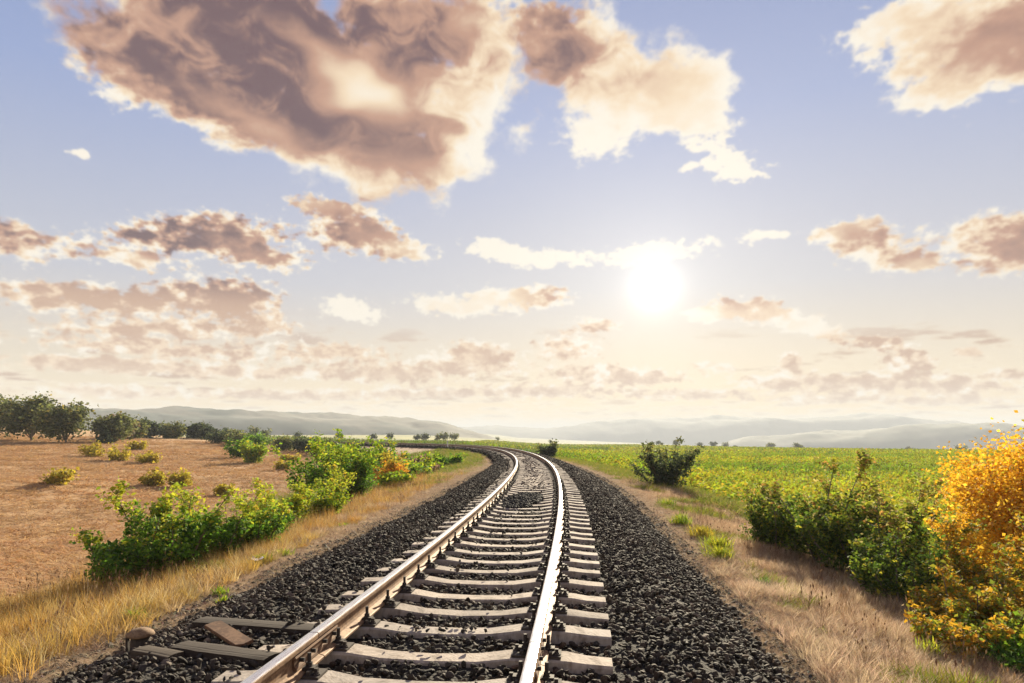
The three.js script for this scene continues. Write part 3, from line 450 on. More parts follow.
// o: h height, r half width, stems, leaves, leaf (size), pal (colours with weights), up (how steeply stems rise), tip (palette for shoot tips), low (where leaves begin)
function shrub(name, label, [x, y, z], o, group) {
  const t = thing(name, label, o.cat ?? 'shrub', [x, y - .03, z], 0, group), r = rng(o.seed), L = new Leaves(), twigs = [];
  for (let s = 0; s < o.stems; s++) {
    const a = s / o.stems * 6.283 + r() * .9, sp = (0.15 + 1.0 * Math.sqrt(r())) * o.r / o.h * (o.up ?? 1), len = o.h * (s % 4 === 0 ? 1.0 + .22 * r() : .5 + .42 * r()), pts = curve(V3(Math.cos(a) * .45 * o.r * r(), 0, Math.sin(a) * .45 * o.r * r()), V3(Math.cos(a) * sp, 1, Math.sin(a) * sp), len, r, .3, .12, 7);
    const gs = [tube(pts, .008 + .012 * o.h, .004, 5)];
    for (let k = 0; k < (o.twigs ?? 9); k++) { const q = (o.low ?? .18) + (1 - (o.low ?? .18)) * r(), b = along(pts, q), ta = r() * 6.283, tw = curve(b, V3(Math.cos(ta), .55 + .5 * r(), Math.sin(ta)), o.h * (.16 + .26 * r()) * (1.15 - .5 * q), r, .35, .1, 4); gs.push(tube(tw, .003 + .003 * o.h, .002, 3)); twigs.push([tw, q]); }
    twigs.push([pts, .5]); part('stem', mergeGeometries(gs), o.bark ?? barkMat, t);
  }
  for (let k = 0; k < o.leaves; k++) { const [tw, q] = twigs[Math.floor(r() * twigs.length)], f = tw.length > 5 ? .25 + .75 * r() : .15 + .9 * r(), p = along(tw, f), j = o.leaf * (1 + 1.6 * r());
    const tip = (p.y / o.h) > .62 + .3 * r() && o.tip; const c = pickCol(tip ? o.tip : o.pal, r);
    L.add(p.x + (r() - .5) * j * 2, Math.max(.02, p.y + (r() - .5) * j * 2), p.z + (r() - .5) * j * 2, o.leaf * (.45 + 1.0 * r() * r() + .35 * r()), r, c, (o.long ?? 1.6) * (.8 + .5 * r())); }
  part('foliage', L.geometry(), M_LEAF, t); return t;
}
function tree(name, label, [x, y, z], o, group) {
  const t = thing(name, label, o.cat ?? 'tree', [x, y - .05, z], 0, group), r = rng(o.seed), L = new Leaves(), limbs = [], H = o.h, th = H * (o.trunk ?? .3);
  const tr = curve(V3(0, 0, 0), V3((r() - .5) * .2, 1, (r() - .5) * .2), th * 1.25, r, .12, 0, 6); part('trunk', tube(tr, H * .028, H * .016, 7), o.bark ?? greyBark, t);
  const cl = [], n = o.limbs ?? 8, cy = th + (H - th) * .48;
  for (let k = 0; k < n; k++) { const b = along(tr, .55 + .45 * r()), a = k / n * 6.283 + r() * .8, e = -.15 + 1.05 * r(), tgt = V3(Math.cos(a) * o.r * .72 * Math.cos(e), cy + Math.sin(e) * (H - cy) * .8, Math.sin(a) * o.r * .72 * Math.cos(e)), d = tgt.clone().sub(b), pts = curve(b, d, d.length(), r, .2, .06, 5); limbs.push(tube(pts, H * .011, H * .003, 4)); for (let q = 0; q < 4; q++) { const c = along(pts, .45 + .55 * r()); c.x += (r() - .5) * o.r * .5; c.y += (r() - .4) * o.r * .4; c.z += (r() - .5) * o.r * .5; cl.push([c, o.r * (.16 + .2 * r())]); } }
  for (let q = 0; q < n; q++) cl.push([V3((r() - .5) * o.r * .7, mix(cy, H * .84, r()), (r() - .5) * o.r * .7), o.r * (.16 + .16 * r())]);
  part('limbs', mergeGeometries(limbs), o.bark ?? greyBark, t);
  for (let k = 0; k < o.leaves; k++) { const [c, cr] = cl[Math.floor(Math.pow(r(), 1) * cl.length)]; let gx = 0, gy = 0, gz = 0; for (let j = 0; j < 3; j++) { gx += r() - .5; gy += r() - .5; gz += r() - .5; } L.add(c.x + gx * cr * 1.25, Math.max(.05, c.y + gy * cr * 1.15), c.z + gz * cr * 1.25, o.leaf * (.7 + .6 * r()), r, pickCol(o.pal, r), 1.5); }
  part('crown', L.geometry(), M_LEAF, t); return t;
}
const P = {
  green: [[.11, .24, .022, 5], [.18, .32, .028, 4], [.06, .14, .016, 3], [.30, .36, .035, 1.5]],
  lime: [[.25, .36, .025, 5], [.36, .41, .03, 4], [.15, .26, .022, 3], [.48, .38, .03, 1]],
  yellowTip: [[.44, .45, .035, 4], [.28, .37, .03, 4], [.50, .36, .04, 1]],
  dark: [[.055, .080, .036, 5], [.09, .115, .045, 4], [.035, .05, .025, 3], [.16, .17, .05, 1]],
  big: [[.10, .17, .02, 6], [.19, .26, .028, 4], [.055, .10, .016, 4], [.38, .35, .035, 2]],
  bigTip: [[.32, .33, .035, 4], [.22, .28, .035, 4], [.44, .24, .07, 2], [.46, .40, .14, 2]],
  gold: [[.78, .47, .03, 6], [.82, .56, .06, 4], [.66, .34, .02, 3], [.42, .38, .03, .9]],
  goldMix: [[.60, .36, .03, 5], [.30, .30, .03, 4], [.19, .25, .03, 3], [.44, .22, .02, 2], [.5, .42, .2, .6]],
  rust: [[.66, .34, .03, 5], [.60, .25, .02, 3], [.46, .36, .05, 2], [.34, .19, .07, 1]],
  brown: [[.32, .21, .15, 4], [.25, .17, .11, 3], [.20, .18, .07, 2]],
  olive: [[.13, .155, .05, 5], [.19, .20, .06, 4], [.085, .105, .04, 3], [.30, .25, .07, 1]],
  ochre: [[.42, .34, .035, 5], [.34, .31, .035, 4], [.48, .36, .05, 2]],
};
let sd = 100;
// left verge: a run of fresh green shrubs
for (const [x, Z, h, w, n, label] of [
  [-5.55, 9.5, 1.0, .55, 3600, 'leftmost bright green shrub at the edge of the dry slope'],
  [-5.15, 10.1, 1.30, .62, 4600, 'tallest of the green shrubs in the near left clump'],
  [-4.95, 11.1, 1.15, .6, 4200, 'green shrub in the middle of the near left clump'],
  [-4.65, 11.9, .95, .5, 3000, 'rightmost green shrub of the near left clump, above golden grass'],
  [-4.75, 13.0, .95, .45, 2400, 'slender green shrub just beyond the near left clump']])
  shrub('green_shrub', label, at(x, Z), { h, r: w, stems: 11, leaves: Math.round(n * 1.4), leaf: .045, pal: P.green, tip: P.yellowTip, seed: sd++, low: .12 }, 'green shrubs along the left verge');
for (const [x, Z, h, w, n, label] of [
  [-5.25, 15.2, 1.0, .62, 3400, 'yellow green bush to the left of the tall green thicket'],
  [-4.85, 17.0, 1.05, .62, 3400, 'yellow green bush at the foot of the tall green thicket'],
  [-5.2, 19.2, 1.25, .7, 3000, 'broad yellow green bush joining the tall green thicket']])
  shrub('yellow_green_bush', label, at(x, Z), { h, r: w, stems: 11, leaves: Math.round(n * 1.3), leaf: .053, pal: P.lime, tip: P.yellowTip, seed: sd++, low: .1 }, 'yellow green bushes along the left verge');
for (const [x, Z, h, w, n, label] of [
  [-6.35, 22.6, 2.15, 1.0, 5200, 'tall green thicket bush rising left of the orange bush'],
  [-5.6, 23.6, 2.0, .85, 4600, 'leafy green thicket bush next to the orange bush'],
  [-7.0, 26.4, 2.5, 1.1, 4600, 'tallest bush at the back of the left green thicket']])
  shrub('thicket_bush', label, at(x, Z), { h, r: w, stems: 13, leaves: Math.round(n * 1.3), leaf: .072, pal: P.green, tip: P.lime, seed: sd++, low: .1 }, 'tall bushes of the left thicket');
shrub('orange_bush', 'orange autumn bush behind the green thicket on the left', at(-5.45, 30.6), { h: 1.55, r: .9, stems: 12, leaves: 3800, leaf: .08, pal: P.rust, tip: P.ochre, seed: sd++, low: .08 });
for (const [x, Z, h, w, pal, label] of [
  [-4.9, 28.2, .7, .8, P.lime, 'low pale green bush in front of the orange bush'],
  [-4.75, 32.5, .8, .7, P.green, 'low green bush to the right of the orange bush'],
  [-5.6, 36.5, 1.2, 1.0, P.lime, 'green bush beyond the orange bush towards the bend'],
  [-5.2, 41, .9, 1.0, P.lime, 'rounded green bush on the inner bank of the bend'],
  [-8.4, 45, 2.2, .9, P.green, 'upright green bush standing before the far track'],
  [-6.3, 43, 1.3, .9, P.brown, 'withered brown bush beside the far bend of the track'],
  [-5.0, 37, .7, .9, P.brown, 'dead brown brush low on the inner bank'],
  [-10.5, 50, 1.6, 1.3, P.green, 'dark green bush left of the upright bush near the far track'],
  [-6.5, 53, 1.1, 1.2, P.lime, 'small green bush just under the far track'],
  [-4.4, 46, .9, 1.1, P.green, 'low green bush nearest the inner rail of the bend'],
  [-8.6, 60, 1.2, 1.5, P.green, 'wide dark green bush right under the far track'],
  [-12.5, 57, 1.8, 1.6, P.lime, 'light green bush left of the wide dark one, under the far track'],
  [-9.5, 39, 1.9, 1.2, P.green, 'leafy bush behind the orange bush']])
  shrub(pal === P.brown ? 'withered_bush' : 'bank_bush', label, at(x, Z), { h, r: w, stems: 10, leaves: 2200, leaf: .09 + .0012 * Z, pal, tip: pal === P.green ? P.lime : undefined, seed: sd++, low: .05 }, 'bushes on the inner bank of the bend');
// right verge
shrub('grey_shrub', 'dark grey green shrub standing alone right of the track', at(7.15, 31), { h: 2.15, r: 1.2, stems: 14, leaves: 5200, leaf: .095, pal: P.dark, tip: P.olive, seed: sd++, low: .05 });
shrub('far_shrub', 'small dark shrub at the outside of the far bend', at(3.4, 62), { h: 1.5, r: 1.15, stems: 10, leaves: 1800, leaf: .14, pal: P.dark, tip: P.olive, seed: sd++, low: .05 });
for (const [x, Z, h, w, n, label] of [
  [5.55, 13.9, 1.2, .9, 5200, 'leftmost bush of the dark clump, with yellowing leaves'],
  [6.15, 13.2, 1.8, 1.25, 9600, 'tallest bush of the dark clump, with reddish shoot tips'],
  [6.4, 12.1, 1.6, 1.2, 9600, 'dense dark green bush in the middle of the right clump'],
  [6.4, 10.8, 1.25, 1.05, 8000, 'dark bush between the tall clump and the gold flecked bushes'],
  [7.3, 12.3, 1.45, 1.2, 7000, 'bush at the back of the dark clump, nearer the golden tree']])
  shrub('dark_bush', label, at(x, Z), { h, r: w, stems: 15, leaves: Math.round(n * 1.4), leaf: .047, pal: P.big, tip: P.bigTip, seed: sd++, low: .06, bark: greyBark }, 'bushes of the dark clump on the right');
tree('golden_tree', 'golden orange tree at the right edge', at(9.35, 11.5), { h: 3.55, r: 1.75, leaves: 52000, leaf: .047, pal: P.gold, seed: sd++, trunk: .16, limbs: 13, bark: greyBark });
tree('golden_tree', 'second golden tree behind, half outside the right edge', at(10.9, 12.8), { h: 4.2, r: 1.9, leaves: 22000, leaf: .06, pal: P.gold, seed: sd++, trunk: .2, limbs: 12, bark: greyBark });
for (const [x, Z, h, w, n, pal, label] of [
  [7.75, 10.4, 1.6, 1.0, 9500, P.gold, 'low golden bush at the foot of the golden tree'],
  [6.75, 9.5, 1.25, .95, 8000, P.goldMix, 'mixed gold and green bush below the golden tree'],
  [6.0, 8.5, .95, .75, 6000, P.goldMix, 'gold flecked bush right of the bare dry mound'],
  [7.1, 8.7, 1.25, .9, 7000, P.goldMix, 'gold and brown bush at the right edge above the green weeds'],
  [5.85, 7.6, .66, .55, 3600, P.goldMix, 'small rusty gold bush at the bottom right'],
  [4.85, 7.35, .5, .5, 3000, P.goldMix, 'lowest rusty gold bush, left of the corner weeds'],
  [5.35, 8.3, .7, .55, 3600, P.goldMix, 'rusty gold bush against the right side of the pale mound'],
  [5.6, 9.7, .95, .65, 4200, P.big, 'small green bush at the tip of the dark clump'],
  [7.6, 9.3, 1.5, .9, 6500, P.goldMix, 'gold and green bush under the golden tree at the right edge']])
  shrub('autumn_bush', label, at(x, Z), { h, r: w, stems: 13, leaves: Math.round(n * 1.2), leaf: .041, pal, seed: sd++, low: .05, bark: greyBark }, 'autumn bushes at the right edge');
for (const [x, Z, h, w, n, label] of [[5.25, 6.95, .5, .34, 1700, 'fresh green leafy weed at the bottom right corner'], [5.6, 7.35, .55, .36, 1700, 'fresh green leafy weed behind the corner weed'], [5.0, 7.6, .4, .3, 1100, 'small green weed left of the corner weeds']])
  shrub('leafy_weed', label, at(x, Z), { h, r: w, stems: 9, leaves: n, leaf: .042, pal: P.green, tip: P.lime, seed: sd++, low: .05, cat: 'weed' }, 'leafy weeds in the bottom right corner');
// the dry slope on the left
shrub('round_bush', 'rounded bright green bush alone on the dry slope', at(-26.8, 69), { h: 2.2, r: 1.35, stems: 12, leaves: 2600, leaf: .2, pal: P.lime, seed: sd++, low: .05 });
shrub('slope_bush', 'darker green bush behind the rounded bush on the slope', at(-31.2, 77), { h: 2.0, r: 1.5, stems: 11, leaves: 2200, leaf: .2, pal: P.green, seed: sd++, low: .05 });
for (const [x, Z, h, w, label] of [
  [-23.0, 43, .8, .55, 'small yellow bush in the middle of the dry slope'], [-21.6, 43.5, .95, .65, 'larger of the two yellow bushes in the middle of the slope'], [-37.5, 64, 1.4, 1.5, 'spreading yellow bush high on the dry slope'],
  [-34.2, 63, 1.2, 1.2, 'yellow bush right of the spreading yellow bush'], [-42.5, 68, 1.3, 1.4, 'ochre bush nearest the ridge trees'], [-27, 40, .9, .9, 'low yellow bush on the left part of the slope'], [-17.2, 40, .5, .5, 'tiny yellow bush low on the slope'],
  [-20.5, 60, .6, .6, 'tiny ochre bush below the rounded green bush'], [-46, 82, 1.0, 1.3, 'yellow bush under the dark conifer'], [-24.5, 74, .7, .9, 'yellow tuft beside the rounded green bush']])
  shrub('yellow_bush', label, at(x, Z), { h, r: w, stems: 7, leaves: 750, leaf: .1 + Z * .0014, pal: P.ochre, seed: sd++, low: .05 }, 'yellow bushes scattered on the dry slope');
// the ridge trees
for (const [x, Z, h, w, pal, label] of [
  [-74, 96, 7.0, 4.4, P.olive, 'leftmost large tree on the ridge'], [-66, 92, 7.6, 3.8, P.olive, 'tallest rounded tree on the left ridge'], [-60.0, 90, 6.4, 3.6, P.olive, 'olive tree right of the tallest ridge tree'],
  [-57.5, 97, 4.8, 3.0, P.olive, 'dark tree in the middle of the ridge'], [-62.5, 106, 5.0, 2.8, P.brown, 'brownish tree behind the dark conifer'], [-63.5, 112, 3.8, 2.3, P.olive, 'green tree right of the dark conifer'],
  [-65.5, 120, 4.2, 2.5, P.dark, 'dark spreading pine on the ridge'], [-63, 124, 3.2, 2.6, P.olive, 'low tree at the end of the ridge wood'], [-62, 132, 3.6, 2.4, P.dark, 'round dark tree standing apart on the ridge'],
  [-57.5, 128, 2.8, 2.0, P.dark, 'smaller dark tree right of the round one'], [-50.5, 121, 2.2, 1.7, P.olive, 'small grey green tree on the way down the ridge'], [-47.0, 118, 2.0, 1.4, P.lime, 'small light green tree at the field corner'], [-84, 100, 7, 4, P.olive, 'ridge tree cut by the left edge']])
  tree('ridge_tree', label, at(x, Z), { h: h * (Z < 100 ? .86 : .78), r: w, leaves: 4200, leaf: .32, pal, seed: sd++, trunk: .07, limbs: 12 }, 'trees on the left ridge');
{ const [x, y, z] = at(-56.5, 93), t = thing('dark_conifer', 'small dark cone shaped conifer below the ridge trees', 'conifer', [x, y - .05, z]), r = rng(77), L = new Leaves(); part('trunk', tube([V3(0, 0, 0), V3(0, 1.2, 0), V3(0, 2.6, 0)], .09, .02, 6), barkMat, t);
  for (let k = 0; k < 1500; k++) { const q = Math.pow(r(), .7), yy = .15 + (1 - q) * 2.6 * r() + .1, rr = 1.15 * (1 - yy / 2.9) * Math.sqrt(r()), a = r() * 6.283; L.add(Math.cos(a) * rr, yy, Math.sin(a) * rr, .24, r, pickCol(P.dark, r)); } part('foliage', L.geometry(), M_LEAF, t); }
// hedge at the bottom of the slope and the trees beyond
for (const [x, Z, h, w, pal, label] of [
  [-47, 108, 2.4, 2.6, P.dark, 'first bush of the hedge at the far end of the slope'], [-42.5, 104, 2.2, 2.4, P.olive, 'second bush of the hedge, from its left end'], [-38.0, 100, 2.6, 2.6, P.green, 'third bush of the hedge, behind the rounded green bush'],
  [-33.5, 98, 2.4, 2.4, P.olive, 'fourth bush of the hedge, from its left end'], [-29.5, 95, 2.8, 2.5, P.dark, 'fifth bush of the hedge, dark and broad'], [-25.5, 90, 2.6, 2.3, P.dark, 'sixth bush of the hedge, before the thicket'], [-21.8, 84, 2.5, 2.2, P.green, 'seventh bush of the hedge, hidden partly by the thicket'], [-18, 76, 2.2, 2.0, P.dark, 'last bush of the hedge, behind the tall thicket']])
  tree('hedge_bush', label, at(x, Z), { h: h * .72, r: w * .9, leaves: 2200, leaf: .2, pal, seed: sd++, trunk: .08, limbs: 9, cat: 'bush' }, 'hedge at the far end of the dry slope');
{ const r = rng(61), spots = [];
  for (const [x, Z, h] of [[-112, 262, 5], [-104, 250, 4.5], [-98, 255, 5.5], [-92, 250, 4.5], [-84, 262, 3.5], [-70, 270, 3.4], [-58, 280, 3.2], [-60, 330, 4]]) spots.push([x, Z, h, 'dark tree in the row beyond the dry slope', 'row of trees beyond the dry slope']);
  for (const [x, Z, h] of [[-41, 290, 3.4], [-37, 285, 4], [-32, 290, 3.6], [-29, 286, 4.6], [-25, 290, 4]]) spots.push([x, Z, h, 'tree of the small grove behind the left vineyard', 'small grove behind the left vineyard']);
  for (const [x, Z, h] of [[88, 420, 3], [105, 470, 3], [118, 540, 5], [132, 540, 6.5], [168, 600, 6], [180, 600, 7], [204, 640, 7], [232, 600, 8.5], [30, 520, 4], [-12, 560, 4], [150, 450, 3]]) spots.push([x, Z, h, 'small far tree standing on the green plain', 'scattered trees on the plain']);
  for (const [x, Z, h] of [[248, 420, 6], [262, 424, 5], [281, 420, 7.5], [300, 500, 7], [222, 520, 8]]) spots.push([x, Z, h, 'small dark tree on the right part of the plain', 'dark trees far right on the plain']);
  const per = {}; for (const q of spots) (per[q[4]] ??= []).push(q); for (const l of Object.values(per)) l.sort((p, q) => p[0] / p[1] - q[0] / q[1]);
  for (const [x, Z, h, label, group] of spots) tree('far_tree', `${label}, ${ORD[per[group].findIndex((q) => q[0] === x && q[1] === Z)]} from the left`, at(x, Z), { h, r: h * .55, leaves: 500, leaf: h * .1, pal: r() < .6 ? P.dark : P.olive, seed: sd++, trunk: .15, limbs: 6 }, group);
}
console.log('plants done');
// ---------------------------------------------------------------- grass, weeds and vines
function tuftGeometry(seed, n, h, spread, width) {
  const r = rng(seed), pos = [], idx = [];
  for (let k = 0; k < n; k++) { const a = r() * 6.283, q = Math.sqrt(r()) * spread * .5, lean = (.2 + .8 * r()) * spread * 1.5, hh = h * (.5 + .6 * r()), f = r() * 6.283, wx = Math.cos(f) * width, wz = Math.sin(f) * width, bx = Math.cos(a) * q, bz = Math.sin(a) * q, la = a + (r() - .5) * 1.6, b = pos.length / 3;
    for (let j = 0; j <= 2; j++) { const t = j / 3, c = 1 - t * .7, x = bx + Math.cos(la) * lean * t * t, z = bz + Math.sin(la) * lean * t * t, y = hh * (t - .18 * t * t); pos.push(x - wx * c, y, z - wz * c, x + wx * c, y, z + wz * c); }
    pos.push(bx + Math.cos(la) * lean, hh * .82, bz + Math.sin(la) * lean); for (let j = 0; j < 2; j++) idx.push(b + j * 2, b + j * 2 + 1, b + j * 2 + 2, b + j * 2 + 1, b + j * 2 + 3, b + j * 2 + 2); idx.push(b + 4, b + 5, b + 6); }
  const g = geo(pos, idx); g.computeVertexNormals(); return g;
}
const tufts = [1, 2, 3, 4].map((i) => tuftGeometry(i * 7, 16, 1, .55, .014)), coarse = [1, 2, 3].map((i) => tuftGeometry(i * 19, 12, 1, .9, .05));
{ const dry = stuff('dry_grass', 'dry straw coloured grass on both verges of the track', 'grass'), golden = stuff('golden_grass', 'tall golden grass under the left shrubs', 'grass'), fresh = stuff('green_grass', 'patches of green grass and weeds on the banks', 'grass'), field = stuff('slope_grass', 'short brown grass covering the dry slope on the left', 'grass');
  const r = rng(211), A = [], B = [], C = [], D = [], put = (list, x, z, h, w, c, j = .2) => { const v = 1 + (r() - .5) * 2 * j, g = 1 + (r() - .5) * .16; list.push([x, groundY(x, z) - .01, z, w, h, w, (r() - .5) * .3, r() * 6.283, (r() - .5) * .3, c[0] * v, c[1] * v * g, c[2] * v]); };
  for (let s = 1.5; s < 70; s += .25) for (const right of [true, false]) {
    const e = ballastEdge(s, right), far = sst(4, 40, s), width = right ? 4.6 : 4.2, n = Math.round(.25 * width * mix(380, 60, Math.pow(far, .5)));
    for (let i = 0; i < n; i++) { const q = Math.pow(r(), .85), d = e - .12 + q * width, ss = s + r() * .25, p = onTrack(ss, right ? d : -d), pn = fbm(p.x * .8, p.z * .8, 31, 3), sc = mix(.8, 2.0, far), track = right ? Math.exp(-((d - e - .9) ** 2) / .1) * .15 : Math.exp(-((d - e - .7) ** 2) / .12) * .2;
      if (r() < track) continue;
      let h = (.05 + .15 * sst(.1, 1.6, d - e) * (.4 + r())) * (1 + .8 * pn) * (far > .6 ? 1.3 : 1); h = Math.max(.03, h);
      const gold = !right && d - e > .9 + 1.6 * pn && s < 30, green = sst(.16, .34, fbm(p.x * .45 + 7, p.z * .45, 44, 2)) * sst(.35, .9, d - e) + sst(24, 42, s) * .55 * sst(.3, 1.5, d - e);
      if (r() < green * .6) put(C, p.x, p.z, h * 1.2, .16 * sc, r() < .7 ? [.20, .25, .03] : [.34, .30, .04]);
      else if (gold && r() < mix(.35, .12, sst(9, 18, s)) + mix(.5, .3, sst(9, 18, s)) * sst(0, .3, fbm(p.x * 1.1, p.z * 1.1, 71, 2))) put(B, p.x, p.z, (h * 1.45 + .03) * (.6 + .9 * r()), .2 * sc, r() < .4 ? [.50, .30, .07] : r() < .45 ? [.34, .19, .07] : [.55, .41, .17], .3);
      else put(A, p.x, p.z, h, .18 * sc, r() < .5 ? [.52, .38, .25] : r() < .6 ? [.32, .21, .13] : [.62, .50, .36], .28); } }
  for (let i = 0; i < 16000; i++) { const s = 1.5 + 40 * Math.pow(r(), 1.6), right = r() < .5, e = ballastEdge(s, right), d = e - .25 + 1.5 * Math.pow(r(), 1.3), p = onTrack(s, right ? d : -d), k = sst(5, 40, s); put(A, p.x, p.z, .035 + .05 * r(), mix(.2, .45, k), r() < .5 ? [.50, .38, .25] : r() < .6 ? [.36, .26, .17] : [.58, .48, .34]); }
  // the near left corner, behind the stump
  for (let i = 0; i < 5200; i++) { const x = -3.5 - 7 * Math.pow(r(), 1.2), Z = 3.5 + 9.5 * r(); const t = toTrack(x, -Z); if (-t.u < ballastEdge(t.s, false) + .1) continue; const pn = fbm(x * .9, Z * .9, 77, 3); if (fbm(x * .5, Z * .5, 91, 3) < -.12 && r() < .7) { put(A, x, -Z, .05 + .07 * r(), .26, r() < .5 ? [.50, .38, .26] : [.30, .21, .13], .3); continue; } put(B, x, -Z, (.10 + .24 * r()) * (1 + pn), .24, r() < .4 + pn ? [.54, .37, .10] : r() < .5 ? [.36, .24, .11] : [.62, .50, .28], .3); }
  // the mound of pale grass at the lower right
  for (let i = 0; i < 5200; i++) { const x = 2.4 + 3.8 * r(), Z = 5.0 + 6 * r(); const t = toTrack(x, -Z); if (t.u < ballastEdge(t.s, true) + .1) continue; const pn = fbm(x * 1.2, Z * 1.2, 79, 3); put(A, x, -Z, (.08 + .13 * r()) * (1 + pn), .22, r() < .5 + pn ? [.62, .49, .35] : r() < .5 ? [.34, .23, .15] : [.50, .37, .24], .25); }
  // green grass farther along the right bank and between the bushes
  for (let i = 0; i < 9000; i++) { const s = 12 + 60 * r(), u = 6.2 + 5 * r() + (s > 30 ? -2.2 * r() : 0), p = onTrack(s, u); put(C, p.x, p.z, .22 + .28 * r(), .35, r() < .6 ? [.19, .24, .03] : r() < .6 ? [.30, .29, .05] : [.36, .28, .10]); }
  for (let i = 0; i < 7000; i++) { const s = 28 + 55 * r(), u = -2.6 - 9.5 * r() - 1.6 * sst(50, 30, s), p = onTrack(s, u); put(C, p.x, p.z, .18 + .3 * r(), .4, r() < .55 ? [.17, .23, .03] : r() < .6 ? [.28, .28, .05] : [.34, .24, .10]); }
  // the slope
  for (let i = 0; i < 30000; i++) { const Z = 9 + 105 * Math.pow(r(), 1.5), x = -7.5 - (Z * .9 + 4) * r(), pn = fbm(x * .09, Z * .09, 51, 3); const t = toTrack(x, -Z); if (t.u > 0 || -t.u < ballastEdge(t.s, false) + 4) continue; const k = sst(10, 90, Z); put(D, x, -Z, mix(.10, .16, k) * (.6 + .7 * r()) * (1 + .8 * pn), mix(.4, 1.0, k), r() < .7 ? [.50 + .12 * pn, .305 + .08 * pn, .14 + .05 * pn] : r() < .4 ? [.42, .25, .11] : [.56, .38, .20], .1); }
  // dead stalks with seed heads, and leaves fallen under the golden tree
  const stalk = [3, 8].map((k) => { const q = rng(k), g = []; for (let i = 0; i < 3; i++) { const a = q() * 6.283, top = V3(Math.cos(a) * .22, .8 + .3 * q(), Math.sin(a) * .22), base = V3(Math.cos(a) * .03, 0, Math.sin(a) * .03), midp = V3(Math.cos(a) * .07, .5, Math.sin(a) * .07); g.push(tube([base, midp, top], .008, .004, 3)); g.push(new THREE.OctahedronGeometry(.028, 0).scale(1, 2.6, 1).translate(top.x, top.y, top.z)); for (let j = 0; j < 3; j++) { const p = base.clone().lerp(top, .45 + .15 * j), b = q() * 6.283; g.push(tube([p, V3(p.x + Math.cos(b) * .12, p.y + .12, p.z + Math.sin(b) * .12)], .005, .003, 3)); } } return mergeGeometries(g.map((x) => { const n = x.index ? x.toNonIndexed() : x; n.deleteAttribute('uv'); return n; })); });
  const E = [], F = []; for (let i = 0; i < 1500; i++) { const right = r() < .45, s = 2 + 24 * Math.pow(r(), 1.3), e = ballastEdge(s, right), d = e + .5 + 3.2 * Math.pow(r(), .8), p = onTrack(s, right ? d : -d); if (fbm(p.x * .7, p.z * .7, 101, 2) < .02) continue; put(E, p.x, p.z, .18 + .3 * r(), .3, r() < .5 ? [.24, .15, .085] : [.44, .32, .19], .3); }
  for (let i = 0; i < 900; i++) { const x = 4.6 + 4.6 * r(), Z = 6.4 + 5.5 * r(); F.push([x, groundY(x, -Z) + .015 + .05 * r(), -Z, .03, .03, .03, (r() - .5) * 1.6, r() * 6.283, (r() - .5) * 1.6, .62 * (.6 + .5 * r()), .34 * (.6 + .5 * r()), .03]); }
  const stalks = stuff('dead_stalks', 'thin dead weed stalks standing in the grass of the verges', 'stalks'), fallen = stuff('fallen_leaves', 'fallen golden leaves on the ground below the golden tree', 'leaves');
  scatter(stalks, 'dead_stalk', stalk, M_GRASS, E, 'stuff'); scatter(fallen, 'fallen_leaf', [new THREE.CircleGeometry(1, 5).rotateX(-Math.PI / 2)], M_GRASS, F, 'stuff');
  scatter(dry, 'dry_tuft', tufts, M_GRASS, A, 'stuff'); scatter(golden, 'golden_tuft', tufts, M_GRASS, B, 'stuff'); scatter(fresh, 'green_tuft', coarse, M_GRASS, C, 'stuff'); scatter(field, 'slope_tuft', coarse, M_GRASS, D, 'stuff');
  console.log('grass', A.length, B.length, C.length, D.length);
}
